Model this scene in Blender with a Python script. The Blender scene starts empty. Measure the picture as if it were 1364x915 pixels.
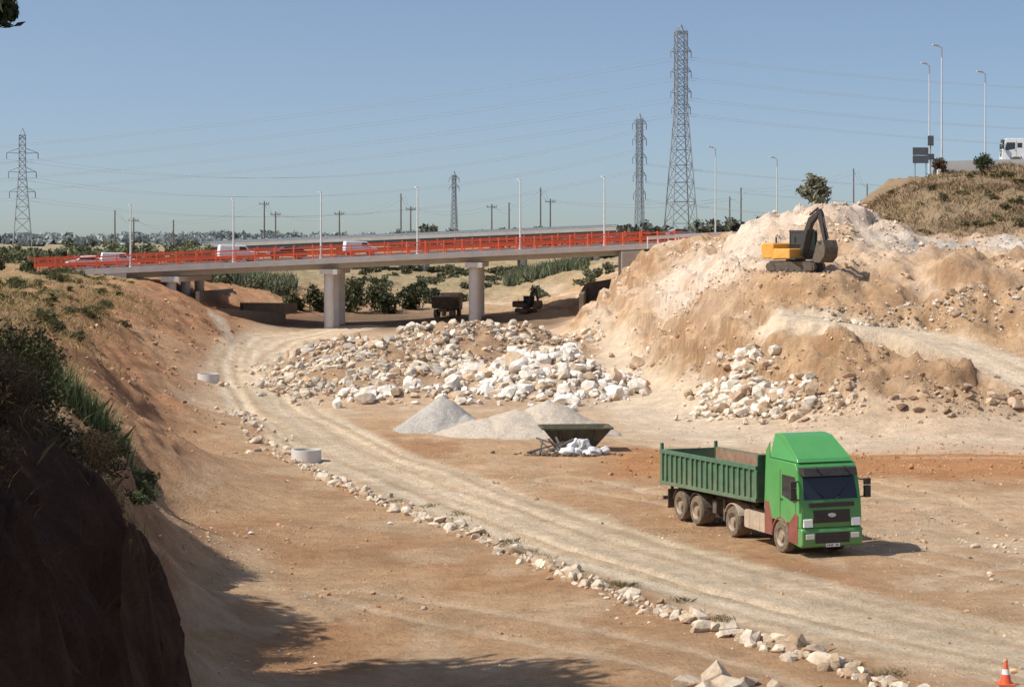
import bpy, bmesh, math, random
import numpy as np
from mathutils import Vector, Matrix
random.seed(7); rng=np.random.default_rng(11)
SC=bpy.context.scene
# ---------------------------------------------------------------- noise
def _h(xi,yi,s):
    n=(xi*374761393+yi*668265263+s*144269504)&0x7fffffff
    n=((n^(n>>13))*1274126177)&0x7fffffff
    return (n^(n>>16))/float(0x7fffffff)
def vn(x,y,s=0):
    xf=np.floor(x); yf=np.floor(y); u=x-xf; v=y-yf
    xi=xf.astype(np.int64)+100000; yi=yf.astype(np.int64)+100000
    u=u*u*(3-2*u); v=v*v*(3-2*v)
    a=_h(xi,yi,s);b=_h(xi+1,yi,s);c=_h(xi,yi+1,s);d=_h(xi+1,yi+1,s)
    return (a*(1-u)+b*u)*(1-v)+(c*(1-u)+d*u)*v
def fbm(x,y,s=0,o=4,g=.5):
    t=0;a=1;n=0
    for i in range(o):
        t=t+a*vn(x,y,s+i*17); n+=a; a*=g
        x,y=(x*.8-y*.6)*2.03+3.1,(x*.6+y*.8)*2.03+7.7
    return t/n*2-1
def ridge(x,y,s=0,o=4):
    t=0;a=1;n=0
    for i in range(o):
        t=t+a*(1-np.abs(vn(x,y,s+i*13)*2-1)*1.6); n+=a; a*=.55
        x,y=(x*.8-y*.6)*2.1+3.1,(x*.6+y*.8)*2.1+7.7
    return t/n
def ss(a,b,x):
    t=np.clip((x-a)/(b-a),0,1); return t*t*(3-2*t)
# ---------------------------------------------------------------- terrain control points (x,y,z metres)
CP=[]
def cp(*a): CP.extend(a)
for (y,xt,zt) in [(12,-4.0,8.8),(20,-4.6,8.3),(26,-5.15,7.5),(30,-5.4,6.6),(33,-5.55,5.3),(34.8,-5.7,4.2)]:
    cp((xt,y,zt),(xt+.55,y,0),(xt-2.5,y,zt+.3),(xt-6,y,8.6),(xt+3,y,0))
cp((-6.6,36.6,0),(-7.2,40,0),(-8.3,40,4.3),(-10.5,40,7.3),(-15,40,8.8),
   (-8.6,50,0),(-9.9,50,4.2),(-13,50,7.2),(-18,50,8.6),
   (-10.3,60,0),(-11.4,60,3.6),(-12.9,60,4.9),(-15.5,60,7.5),(-20,60,8.3),
   (-12.6,72,0),(-14.6,72,3.6),(-18,72,7.6),(-24,72,8.2),
   (-16.2,97,0),(-18.2,97,2.0),(-20,97,4.4),(-24.5,97,7.2),(-32,97,7.6),
   (-18.5,118,0),(-21.5,118,2.2),(-25,118,4.8),(-30,118,6.9),
   (-21.6,140,0),(-24.5,140,2.0),(-27.6,140,4.2),(-32,140,6.2),(-40,140,6.6),
   (-23.6,165,0),(-26,165,1.6),(-30,165,4.4),(-36,165,6.1),
   (-24.6,184,0),(-28,184,2.9),(-33.5,184,5.3),(-40,184,6.1),
   (-26,205,.2),(-33,207,3.4),(-38,209,5.0),(-46,208,6.0),(-75,200,6.2),(-75,140,6.8),(-75,90,8),(-60,60,8.4),(-45,30,9),(-75,20,9),
   (-28,224,.6),(-38,228,5.0),(-50,226,6.2),(-38,245,4.8),(-34,262,3.2),(-50,300,6.0),(-75,260,6.2))
for (x,y) in [(-2,12),(6,12),(20,12),(0,24),(10,26),(25,25),(-1,36),(8,38),(20,38),(35,38),(-4,46),(3,48),(12,48),(24,50),(40,48),
   (-6,58),(2,60),(10,60),(20,62),(34,62),(-8,72),(-1,74),(8,75),(18,75),(30,78),(-11,88),(-3,88),(6,90),(16,90),(26,92),
   (-13,100),(-4,104),(5,104),(-14,115),(-5,120),(4,118),(-16,132),(-8,138),(0,138),(8,142),(-18,150),(-10,160),(0,160),(7,155),(-20,172),(-10,180),(0,182),
   (-18,196),(-8,200),(2,205),(-18,215),(-8,216),(20,98),(34,98),(60,92),(60,60),(75,30)]:
    cp((x,y,0))
cp((-20,232,.3),(-8,232,.6),(2,230,1.2),(-20,252,1.2),(-6,255,1.2),(4,262,2),(-20,300,3),(0,300,3),(5,330,4.2),(-30,330,4.6),(0,400,6.2),(-40,400,6.5),(40,400,7.5),(75,400,7.5),(-75,400,6.5),(-75,330,6.4))
cp((4.9,194,0),(7.2,170,0),(10.3,156,0),(10.4,134,0),(11.6,118,0),(14.5,109,0),(19,104.5,0),(26.5,103,0),(34,104,.3),(45,100,1),(60,100,2),
   (8.3,187,2.7),(11.8,170,4.7),(13.0,196,7.7),(12.5,212,7.6),(9.5,205,3.6),(7,214,1.0),(9,226,1.3),(16,228,8.8),(20,232,9.1),(30,236,9.5),(45,250,10),
   (18.2,190,9.3),(14.5,182,7.6),(19.4,165,10.7),(16.5,150,7.9),(13.4,141,5.5),(13.2,130,3.4),
   (23.9,157,12.2),(27,160,12.3),(29.3,160,11.6),(21.5,150,10.0),(26,147,9.6),(16.1,137,7.3),(19.2,135,7.8),(22,136,7.8),(20.6,131,7.3),
   (14.4,121,3.3),(16.8,114,2.2),(18.7,111,2.0),(17,124,5.1),(19.9,119,4.3),(19.9,123.5,4.8),(22,114.5,2.8),(23.6,109.5,1.7),(26.3,109,1.1),
   (23.6,119.5,4.3),(24,124.5,4.9),(27,115,2.8),(28,120,3.6),(28.6,110,.7),(31,114,1.4),(31.5,119.5,3.8),
   (25.3,131,8.0),(28.4,124.5,5.6),(30.2,131,8.0),(34,134,8.4),(36,122,5.0),(42,124,6.0),(60,125,7),(34.3,150,9.3),(28.9,145,8.6),(45,148,9.6),
   (32,160,9.9),(38,156,9.7),(36,172,11.7),(34,183,13.0),(36.5,186,14.8),(39.7,192,15.8),(48.5,192,16.1),(60,192,16.4),(43,170,11.2),(55,165,11.4),(75,180,16),
   (40,215,15.9),(60,230,16.3),(75,230,16.3),(32,198,11.2),(34,215,11),(29,188,9.8),(26,178,9.7),(38,245,10.5),(75,140,9),(12,245,4.5),(20,262,8),(14,290,6.5),(22,330,7.5))
CPa=np.array(CP,float); cx,cy,cz=CPa[:,0],CPa[:,1],CPa[:,2]
YS=.6
D=np.hypot(cx[:,None]-cx,(cy[:,None]-cy)*YS)
Wt=np.linalg.solve(-D, cz-3.0)
def rbf(x,y):
    out=np.empty(x.size); xf=x.ravel(); yf=y.ravel()
    for i in range(0,xf.size,60000):
        out[i:i+60000]=-np.hypot(xf[i:i+60000,None]-cx,(yf[i:i+60000,None]-cy)*YS)@Wt
    return (out+3.0).reshape(x.shape)
def mounds(x,y):
    def g(a,b,h,rx,ry):
        return h*np.exp(-(((x-a)/rx)**2+((y-b)/ry)**2)**1.3)
    A=g(-2,168,2.7,7.5,13)+g(-9.5,150,1.7,6.5,17)+g(-14.5,158,1.0,3,11)
    B=g(2.6,137,2.3,4.4,9)+g(-5.5,126,.6,4.5,2.2)
    return A,B
def smooth_line(P,n=10):
    P=[np.array(p,float) for p in P]; P=[2*P[0]-P[1]]+P+[2*P[-1]-P[-2]]; out=[]
    for i in range(1,len(P)-2):
        for k in range(n):
            t=k/n; a,b,c,d=P[i-1:i+3]
            out.append(.5*((2*b)+(-a+c)*t+(2*a-5*b+4*c-d)*t*t+(-a+3*b-3*c+d)*t**3))
    out.append(P[-2]); return np.array(out)
def pdist(x,y,P):
    best=np.full(x.shape,1e9); sg=np.zeros(x.shape); al=np.zeros(x.shape); acc=0
    for i in range(len(P)-1):
        a=P[i][:2];b=P[i+1][:2];d=b-a;L=np.hypot(*d)
        t=np.clip(((x-a[0])*d[0]+(y-a[1])*d[1])/(L*L),0,1)
        dx=x-(a[0]+t*d[0]);dy=y-(a[1]+t*d[1]);dd=np.hypot(dx,dy)
        m=dd<best; best=np.where(m,dd,best)
        sg=np.where(m,np.sign(dx*d[1]-dy*d[0])*dd,sg); al=np.where(m,acc+t*L,al); acc+=L
    return best,sg,al
RAMP=[(44,99,.3),(36,103,.35),(31.5,107.5,.9),(29.3,112.5,2.1),(27.0,117,3.4),(23.8,120.6,4.4),(19.5,122.6,5.0),(17.5,124,5.3)]
S_ramp=smooth_line(RAMP,6)
_L=np.concatenate([[0],np.cumsum(np.hypot(np.diff(S_ramp[:,0]),np.diff(S_ramp[:,1])))])
def height(x,y):
    xc=np.clip(x,-72,72); yc=np.clip(y,8,420)
    z=rbf(xc,yc)
    z=z+(6.5-z)*ss(390,470,y)
    bank=ss(.35,2.2,z)*(1-ss(380,450,y))
    right=ss(3,8,x)*(1-ss(205,225,y))*ss(95,104,y)*(1-ss(158,168,y)*ss(28,31,x))
    q=z/1.7+fbm(x*.12,y*.09,111,3)*1.0; f=q-np.floor(q)
    tz=(np.floor(q)+ss(.36,.60,f)-fbm(x*.12,y*.09,111,3)*1.0)*1.7
    z=z+(tz-z)*right*bank*.85*ss(-.45,.15,fbm(x*.1,y*.08,113,2))
    rgh=fbm(x*.16,y*.12,3,5,.55)
    gul=ridge(x*.30+.12*y,y*.11,9,4)-.45
    z=z+bank*(rgh*.7+gul*.45*(1-right)+fbm(x*.9,y*.7,5,4,.6)*.34)
    z=z+bank*right*((ridge(x*.34,y*.22,207,5)-.4)*.95+fbm(x*1.1,y*.8,209,5,.62)*.55+(ridge(x*.9+.3*y,y*.3,211,3)-.4)*.4)*(1-.7*ss(12,26,y-135)*ss(22,30,x))
    z=z+fbm(x*.09,y*.06,21,3)*.10+fbm(x*.7,y*.5,31,4,.6)*.06*(1-ss(200,400,y))
    cl=(1-ss(38,46,y))*(1-ss(-4.2,-3.4,x)); z=z+cl*bank*(fbm(x*1.3,y*1.1,15,5,.6)*.5-.15)
    near=(y>90)&(y<130)&(x>12)
    if near.any():
        d,_,al=pdist(np.where(near,x,1e4),y,S_ramp); zr=np.interp(al,_L,S_ramp[:,2])
        wd=1.5+.16*np.clip(x-20,0,14); z=np.where(near,z+(zr-z+.05*fbm(x*.8,y*.8,3,3))*(1-ss(wd,wd+.7+.5*fbm(x*.7,y*.7,3,3),d)),z)
    dp=np.hypot(x-19,(y-135)*.8); z=z+(7.75-z)*(1-ss(2.0,3.6,dp))
    A,B=mounds(x,y)
    z=z+(A+B)*(1+.45*fbm(x*.5,y*.4,41,4))
    return z
def H1(x,y): return float(height(np.array([float(x)]),np.array([float(y)]))[0])
ROAD=[(-16.7,223),(-21.4,205),(-22.3,181),(-20.3,156),(-16,130.6),(-11.6,111.4),(-7.6,96.8),(-3.8,85),(.5,73),(5,62.4),(8.6,55.6),(11.7,51),(16,46),(24,40)]
FLAT=[(6,190),(6.5,160),(7.5,135),(9.5,112),(14,103),(22,99),(34,99)]
LINE=[(-17.3,122),(-13.2,104),(-9.7,93),(-7.3,85),(-3.4,75.5),(-.8,69),(1.35,62.8),(3.2,57.9),(5.3,53.5),(6.9,50.3),(8,48.2),(8.9,45.7),(10.8,41)]
PATHL=[(-30,206),(-27.5,190),(-24.5,182)]
# ---------------------------------------------------------------- materials
def nmat(name):
    m=bpy.data.materials.new(name); m.use_nodes=True; nt=m.node_tree
    return m,nt,nt.nodes['Principled BSDF']
def add(nt,t,**k):
    n=nt.nodes.new(t)
    for a,b in k.items(): setattr(n,a,b)
    return n
def noise(nt,co,scale,detail=4,rough=.6):
    n=add(nt,'ShaderNodeTexNoise'); n.inputs['Scale'].default_value=scale; n.inputs['Detail'].default_value=detail; n.inputs['Roughness'].default_value=rough
    nt.links.new(co,n.inputs['Vector']); return n.outputs['Fac']
def mrange(nt,v,a,b,c,d):
    n=add(nt,'ShaderNodeMapRange'); n.inputs[1].default_value=a;n.inputs[2].default_value=b;n.inputs[3].default_value=c;n.inputs[4].default_value=d
    nt.links.new(v,n.inputs[0]); return n.outputs[0]
def mixc(nt,f,a,b,bt='MIX'):
    n=add(nt,'ShaderNodeMix',data_type='RGBA',blend_type=bt)
    for s,v in ((n.inputs[0],f),(n.inputs[6],a),(n.inputs[7],b)):
        if isinstance(v,(int,float)): s.default_value=v
        elif isinstance(v,tuple): s.default_value=(*v,1) if len(v)==3 else v
        else: nt.links.new(v,s)
    return n.outputs[2]
def bump(nt,bs,hs,strength,dist):
    n=add(nt,'ShaderNodeBump'); n.inputs['Strength'].default_value=strength; n.inputs['Distance'].default_value=dist
    nt.links.new(hs,n.inputs['Height'])
    nt.links.new(n.outputs[0],bs.inputs['Normal']); return n
def math2(nt,op,a,b):
    n=add(nt,'ShaderNodeMath',operation=op)
    for i,v in enumerate((a,b)):
        if isinstance(v,(int,float)): n.inputs[i].default_value=v
        else: nt.links.new(v,n.inputs[i])
    return n.outputs[0]
def simple(name,col,rough=.6,metal=0,var=.15,scale=3.,bmp=0,dust=0,spec=.5,dcol=(.46,.34,.22),zd=None):
    m,nt,bs=nmat(name); tc=add(nt,'ShaderNodeTexCoord'); co=tc.outputs['Object']
    f=noise(nt,co,scale,6)
    lo=tuple(c*(1-var) for c in col); hi=tuple(min(1,c*(1+var)) for c in col)
    c=mixc(nt,mrange(nt,f,.3,.7,0,1),lo,hi)
    if dust>0:
        g=noise(nt,co,scale*.7+.6,8,.7); ff=mrange(nt,g,.35,.75,dust*.25,dust)
        if zd:
            sx=add(nt,'ShaderNodeSeparateXYZ'); nt.links.new(co,sx.inputs[0])
            ff=math2(nt,'MULTIPLY',ff,mrange(nt,sx.outputs[2],zd[0],zd[1],1.6,.5))
            ff=math2(nt,'MINIMUM',ff,.95)
        c=mixc(nt,ff,c,dcol)
    nt.links.new(c,bs.inputs['Base Color']); bs.inputs['Roughness'].default_value=rough; bs.inputs['Metallic'].default_value=metal
    bs.inputs['Specular IOR Level'].default_value=spec
    if bmp>0: bump(nt,bs,noise(nt,co,scale*4,6,.7),bmp,.05)
    return m
def attrmat(name,var=.3,scale=2.,bs_=.6,bd=.1,rough=.95,extra=False,transl=0,soil=False):
    m,nt,bs=nmat(name); tc=add(nt,'ShaderNodeTexCoord'); co=tc.outputs['Object']
    at=add(nt,'ShaderNodeAttribute',attribute_name='Col')
    f=noise(nt,co,scale,8,.65); k=mrange(nt,f,.28,.72,1-var,1+var)
    c=mixc(nt,1.0,at.outputs['Color'],k,'MULTIPLY')
    if soil:   # earth caught on the stones
        fs=noise(nt,co,.9,6,.7); c=mixc(nt,mrange(nt,fs,.48,.62,0,.6),c,(.47,.33,.20))
    if extra:
        f2=noise(nt,co,.35,5,.6); c=mixc(nt,1.0,c,mrange(nt,f2,.3,.7,.84,1.14),'MULTIPLY')
        f3=noise(nt,co,11,6,.78)
        lt=mixc(nt,1.0,c,(1.30,1.38,1.50),'MULTIPLY'); dk=mixc(nt,1.0,c,(.42,.36,.32),'MULTIPLY')
        c2=mixc(nt,mrange(nt,f3,.56,.68,0,.75),c,lt)
        c=mixc(nt,mrange(nt,f3,.44,.32,0,.70),c2,dk)
    nt.links.new(c,bs.inputs['Base Color']); bs.inputs['Roughness'].default_value=rough; bs.inputs['Specular IOR Level'].default_value=.12
    if bs_>0:
        h=noise(nt,co,scale*1.7,10,.72)
        if extra:
            h=math2(nt,'ADD',h,math2(nt,'MULTIPLY',noise(nt,co,9,6,.75),.5))
        bump(nt,bs,h,bs_,bd)
    if transl>0:
        tr=add(nt,'ShaderNodeBsdfTranslucent'); nt.links.new(c,tr.inputs[0]); mx=add(nt,'ShaderNodeMixShader'); mx.inputs[0].default_value=transl
        nt.links.new(bs.outputs[0],mx.inputs[1]); nt.links.new(tr.outputs[0],mx.inputs[2]); nt.links.new(mx.outputs[0],nt.nodes['Material Output'].inputs[0])
    return m
M_ground=attrmat('soil',.20,1.6,1.0,.24,.97,True)
M_rock=attrmat('limestone',.26,2.2,.8,.15,.9,soil=True)
M_leaf=attrmat('foliage',.2,1.,0,0,.75,transl=.2)
M_grass=attrmat('dry_grass',.2,1.,0,0,.85,transl=.12)
M_gravel=attrmat('gravel',.28,7,.9,.08,.95)
M_conc=simple('concrete',(.42,.405,.365),.85,0,.12,.8,.25,.25)
M_concw=simple('pale_concrete',(.62,.60,.56),.85,0,.10,.8,.2,.15)
M_shadeconc=simple('shade_tinted_concrete',(.13,.105,.08),.9,0,.2,.7,.3,.2)  # concrete darkened in its colour to stand for under-bridge shade
M_orange=simple('orange_paint',(.82,.15,.065),.5,0,.12,1.)
M_steel=simple('galvanised_steel',(.60,.62,.63),.5,.2,.08,2.)
M_white=simple('white_paint',(.80,.80,.79),.35,0,.04,2.)
M_lat=simple('weathered_lattice_steel',(.25,.27,.29),.6,.2,.1,1.)
M_wire=simple('aluminium_wire',(.35,.38,.40),.6,0,.05,1.)
M_wood=simple('pole_wood',(.16,.135,.12),.9)
M_bark=simple('bark',(.13,.085,.055),.95,0,.3,6,.5)
M_asph=simple('asphalt',(.06,.06,.06),.95,0,.15,2,.2)
M_glass=simple('vehicle_glass',(.02,.025,.03),.08,0,.1,1,spec=.8)
M_black=simple('black_plastic',(.02,.02,.022),.5,0,.2,5,dust=.08)
M_tyre=simple('tyre_rubber',(.03,.029,.028),.9,0,.2,8,.3,dust=.6)
M_rim=simple('dusty_rim',(.33,.27,.21),.6,.2,.2,6,dust=.5)
M_green=simple('green_cab_paint',(.055,.30,.075),.33,0,.08,1.5,dust=.2,zd=(.6,2.2))
M_tgreen=simple('green_trailer_paint',(.032,.135,.078),.5,0,.25,2.5,dust=.30,zd=(1.0,2.6))
M_maroon=simple('maroon_panel',(.20,.035,.03),.5,0,.15,3,dust=.30)
M_inner=simple('worn_steel_inside',(.22,.12,.08),.7,.2,.35,4,.2,dust=.6)
M_tank=simple('dusty_tank',(.50,.41,.31),.55,.1,.2,4,dust=.5)
M_dark=simple('chassis_dark',(.035,.032,.03),.8,0,.3,5,dust=.35)
M_lamp=simple('lamp_lens',(.78,.78,.74),.10,0,.02,1)
M_redl=simple('red_lens',(.5,.02,.02),.3)
M_yellow=simple('yellow_machine_paint',(.72,.33,.03),.45,0,.12,2,dust=.3)
M_hop=simple('dull_green_skip',(.035,.042,.022),.75,0,.3,4,.2,dust=.22)
M_bag=simple('white_sack',(.66,.65,.63),.8,0,.15,6,.3)
M_brown=simple('brown_dumper_paint',(.06,.035,.025),.7,0,.2,2,dust=.18)
M_blue=simple('blue_parapet',(.30,.38,.46),.6)
M_silver=simple('silver_paint',(.4,.41,.42),.3,.5)
M_dcar=simple('dark_car_paint',(.05,.05,.06),.3,.2)
M_cone=simple('cone_orange',(.75,.11,.03),.5,0,.1,6,dust=.2)
M_sign=simple('sign_back',(.13,.14,.15),.6,.3)
# ---------------------------------------------------------------- mesh helpers
def link(o,parent=None):
    SC.collection.objects.link(o)
    if parent: o.parent=parent
    return o
def np_obj(name,V,F,mat,cols=None,smooth=False,parent=None):
    V=np.asarray(V,np.float32);F=np.asarray(F,np.int32);k=F.shape[1]
    me=bpy.data.meshes.new(name); me.vertices.add(len(V)); me.vertices.foreach_set('co',V.ravel())
    me.loops.add(F.size); me.loops.foreach_set('vertex_index',F.ravel())
    me.polygons.add(len(F)); me.polygons.foreach_set('loop_start',np.arange(0,F.size,k,dtype=np.int32))
    me.update(calc_edges=True)
    me.polygons.foreach_set('use_smooth',np.full(len(F),smooth))
    if cols is not None:
        a=me.color_attributes.new('Col','FLOAT_COLOR','POINT'); c=np.ones((len(V),4),np.float32); c[:,:3]=cols
        a.data.foreach_set('color',c.ravel())
    me.materials.append(mat)
    return link(bpy.data.objects.new(name,me),parent)
class MB:
    def __init__(s): s.v=[];s.f=[];s.m=[];s.s=[]
    def add(s,vs,fs,m=0,sm=False):
        b=len(s.v); s.v+= [tuple(v) for v in vs]
        for f in fs: s.f.append(tuple(b+i for i in f)); s.m.append(m); s.s.append(sm)
    def hexa(s,p,m=0):
        s.add(p,[(0,3,2,1),(4,5,6,7),(0,1,5,4),(1,2,6,5),(2,3,7,6),(3,0,4,7)],m)
    def box(s,x0,x1,y0,y1,z0,z1,m=0):
        s.hexa([(x0,y0,z0),(x1,y0,z0),(x1,y1,z0),(x0,y1,z0),(x0,y0,z1),(x1,y0,z1),(x1,y1,z1),(x0,y1,z1)],m)
    def beam(s,a,b,w,m=0,h=None):
        a=Vector(a);b=Vector(b);d=(b-a).normalized(); u=d.cross(Vector((0,0,1)))
        if u.length<1e-3: u=Vector((1,0,0))
        u.normalize(); v=d.cross(u).normalized(); u*=w/2; v*=(h or w)/2
        s.hexa([a-u-v,a+u-v,a+u+v,a-u+v,b-u-v,b+u-v,b+u+v,b-u+v],m)
    def cyl(s,a,b,r0,r1=None,n=12,m=0,sm=True):
        r1=r0 if r1 is None else r1; a=Vector(a);b=Vector(b);d=(b-a).normalized(); u=d.cross(Vector((0,0,1)))
        if u.length<1e-3: u=Vector((1,0,0))
        u.normalize(); w=d.cross(u)
        vs=[];
        for c,r in ((a,r0),(b,r1)):
            for i in range(n):
                t=2*math.pi*i/n; vs.append(c+(u*math.cos(t)+w*math.sin(t))*r)
        s.add(vs,[(i,(i+1)%n,n+(i+1)%n,n+i) for i in range(n)],m,sm)
        s.add(vs[:n],[tuple(range(n))[::-1]],m); s.add(vs[n:],[tuple(range(n))],m)
    def lathe(s,prof,c,n=28,ms=None,m=0):
        vs=[]
        for r,a in prof:
            for i in range(n):
                t=2*math.pi*i/n; vs.append((c[0]+r*math.cos(t),c[1]+a,c[2]+r*math.sin(t)))
        for k in range(len(prof)-1):
            mm=ms[k] if ms else m
            s.add([*vs[k*n:(k+2)*n]],[(i,(i+1)%n,n+(i+1)%n,n+i) for i in range(n)],mm,True)
    def prof(s,pts,y0,y1,m=0,y0b=None):
        n=len(pts); vs=[(x,y0,z) for x,z in pts]+[(x,y1,z) for x,z in pts]
        s.add(vs,[tuple(range(n)),tuple(range(2*n-1,n-1,-1))]+[(i,n+i,n+(i+1)%n,(i+1)%n) for i in range(n)],m)
    def obj(s,name,mats,parent=None,bevel=0,seg=2):
        me=bpy.data.meshes.new(name); me.from_pydata(s.v,[],s.f); me.update()
        for m in mats: me.materials.append(m)
        me.polygons.foreach_set('material_index',s.m); me.polygons.foreach_set('use_smooth',s.s)
        bm=bmesh.new(); bm.from_mesh(me); bmesh.ops.remove_doubles(bm,verts=bm.verts,dist=1e-5) if bevel else None
        bmesh.ops.recalc_face_normals(bm,faces=bm.faces); bm.to_mesh(me); bm.free()
        o=link(bpy.data.objects.new(name,me),parent)
        if bevel:
            b=o.modifiers.new('b','BEVEL'); b.width=bevel; b.segments=seg; b.limit_method='ANGLE'; b.angle_limit=.6
        return o
def empty(name,loc,rz=0,sc=1,rx=0,ry=0):
    e=bpy.data.objects.new(name,None); e.location=loc; e.rotation_euler=(rx,ry,rz); e.scale=(sc,)*3; e.empty_display_size=.2
    return link(e)
# ---------------------------------------------------------------- TERRAIN
nc=800
rows=np.concatenate([10*np.exp(np.linspace(0,math.log(43),900)), 430*np.exp(np.linspace(0,math.log(22),46))[1:]])
t=np.linspace(-1,1,nc)
W=rows*.9+40
X=W[:,None]*(.45*t+.55*t**3)[None,:]; Y=np.repeat(rows[:,None],nc,1)
Z=height(X,Y)
base=rbf(np.clip(X,-72,72),np.clip(Y,8,420))
S_road=smooth_line(ROAD);S_flat=smooth_line(FLAT);S_line=smooth_line(LINE);S_pl=smooth_line(PATHL)
dr,sr,ar=pdist(X,Y,S_road); dm,sm_,am=pdist(X,Y,S_ramp); df,sf,af=pdist(X,Y,S_flat); dp,_,_=pdist(X,Y,S_pl)
near=1-ss(250,330,Y)
edge=fbm(X*.3,Y*.2,51,4)*1.0
gy=np.gradient(Z,axis=0)/np.gradient(Y,axis=0); gx=np.gradient(Z,axis=1)/np.maximum(np.gradient(X,axis=1),1e-4); slope=np.hypot(gx,gy)
def tint(C,k,c):
    k=np.clip(k,0,1)[...,None]; return C*(1-k)+np.array(c)*k
C=np.zeros(X.shape+(3,))+np.array((.50,.295,.155))
C=tint(C,ss(-.5,.6,fbm(X*.12,Y*.07,61,4)),(.58,.38,.22))
C=tint(C,ss(.05,.45,fbm(X*.22,Y*.13,71,4))*.7,(.44,.235,.115))
C=tint(C,ss(.1,.4,fbm(X*.5,Y*.3,73,4))*.5,(.66,.48,.31))
C=tint(C,ss(2,8,X-0+edge*2)*ss(92,106,Y)*(1-ss(1.0,2.5,base))*.85,(.70,.54,.375))
C=tint(C,ss(110,120,Y)*(1-ss(1,3,base))*.5,(.68,.52,.355))
C=tint(C,ss(205,226,Y)*(1-ss(240,262,Y))*(1-ss(1.5,4,base))*.9,(.17,.11,.07))  # floor beneath the bridge: deck shade deepened in the ground colour
red=ss(1,5,X+edge*3)*ss(84,88,Y+edge*3)*(1-ss(96,101,Y+edge*2))
C=tint(C,red*.9,(.52,.25,.105))
C=tint(C,ss(8,14,X+edge*3)*(1-ss(74,84,Y))*(.3+.5*ss(0,.5,fbm(X*.4+Y*.2,Y*.12,77,4))),(.72,.54,.36))
bk=ss(.4,1.5,base)*near
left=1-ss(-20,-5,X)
C=tint(C,bk*(1-left)*.9,(.57,.375,.215))
C=tint(C,bk*(1-left)*ss(-.1,.4,fbm(X*.35+.15*Y,Y*.12,81,5))*.75,(.74,.56,.40))
C=tint(C,bk*(1-left)*ss(.0,.3,fbm(X*.55,Y*.4,83,5,.6))*.65,(.43,.255,.135))
C=tint(C,bk*(1-left)*ss(.8,1.6,slope)*.75,(.33,.19,.10))
cutb=np.exp(-(((X-31)/8)**2+((Y-129.5)/4.5)**2)**2)+np.exp(-(((X-24)/5)**2+((Y-113)/4)**2)**2)
C=tint(C,cutb*.6*ss(-.4,.3,fbm(X*.5,Y*.4,84,4)),(.38,.23,.135))
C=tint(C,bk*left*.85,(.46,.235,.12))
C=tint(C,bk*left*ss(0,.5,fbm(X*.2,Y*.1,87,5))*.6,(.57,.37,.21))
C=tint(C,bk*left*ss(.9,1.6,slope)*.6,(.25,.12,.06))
sp=np.exp(-(((X-23)/9.5)**2+((Y-161)/22)**2)**1.6)+.95*np.exp(-(((X-14.5)/4.4)**2+((Y-160)/20)**2)**1.4)*ss(2,5,base)
C=tint(C,sp*ss(-.7,.2,fbm(X*.3,Y*.12,91,4)),(.74,.60,.465))
C=tint(C,sp*ss(.0,.4,fbm(X*.5,Y*.25,93,4))*.5,(.58,.41,.28))
gg=np.exp(-(((X-35)/7)**2+((Y-150)/8)**2)**2); C=tint(C,gg*.9,(.62,.57,.51))
gr=ss(29,32,X+edge*1.2)*ss(158,166,Y+edge*3)*near
C=tint(C,gr*.95,(.29,.205,.125))
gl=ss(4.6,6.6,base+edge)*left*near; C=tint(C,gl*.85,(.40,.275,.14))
C=tint(C,ss(235,300,Y)*.8,(.32,.27,.155))
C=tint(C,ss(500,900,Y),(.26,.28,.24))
st=fbm(sr*2.4,ar*.05,101,3,.6)
kr=(1-ss(2.3,3.4,dr+edge*.6)); C=tint(C,kr*.95,(.74,.58,.40)); C=C*(1+(kr*st*.34)[...,None])
C=tint(C,kr*ss(.05,.5,fbm(sr*1.1,ar*.03,107,3))*.6,(.82,.69,.51))
for q in (-1.0,1.0,-2.2,2.1): C=tint(C,np.exp(-((sr-q-.35*fbm(ar*.05,ar*0,5,2))/.25)**2)*.6*near,(.49,.33,.19))
kk=(1-ss(2.0,3.2,dm+edge*.5)); C=tint(C,kk*.9,(.76,.61,.44)); C=C*(1+(kk*fbm(sm_*2,am*.08,9,3)*.2)[...,None])
C=tint(C,(1-ss(2,4.5,df+edge))*.65,(.76,.61,.44))
C=tint(C,(1-ss(.6,1.2,dp+edge*.2))*.8,(.68,.54,.39))
for P in ([(2,86),(9,74),(14,64),(20,57),(32,51)],[(11,92),(16,80),(17,70),(22,60),(30,54)],[(13,60),(18,64),(26,70),(36,80)],[(-5,60),(0,55),(5,48),(8,40)],[(6,82),(18,78),(34,78)],[(8,100),(20,95),(40,94)]):
    d3,s3,a3=pdist(X,Y,smooth_line(P,6))
    for q in (-1.,1.):
        C=tint(C,np.exp(-((s3-q)/.26)**2)*.55,(.74,.57,.39)); Z-= .06*np.exp(-((s3-q)/.3)**2)
Z-=.11*kr*ss(.1,.5,st)
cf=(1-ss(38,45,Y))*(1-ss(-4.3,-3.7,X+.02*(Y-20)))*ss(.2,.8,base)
C=tint(C,cf*.97,(.075,.042,.030)); C=tint(C,cf*ss(.0,.5,fbm(Y*.8,Z*1.1,301,4))*.6,(.15,.085,.055))  # cliff soil painted near black, carrying the tree shade on it
A,B=mounds(X,Y); C=tint(C,ss(.15,.8,A),(.44,.285,.17)); C=tint(C,ss(.2,.8,B),(.50,.38,.26))
C=np.clip(C,0,.92)
cm=(1-ss(38,44,Y))*(1-ss(-3.6,-3.0,X))*ss(-9,-7.5,X)
X=X+cm*(.5*fbm(Y*.7,Z*.6,201,5,.6)+.2*fbm(Y*2.5,Z*2.2,205,4,.6))
i=np.arange(len(rows)-1)[:,None]*nc+np.arange(nc-1)[None,:]
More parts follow.
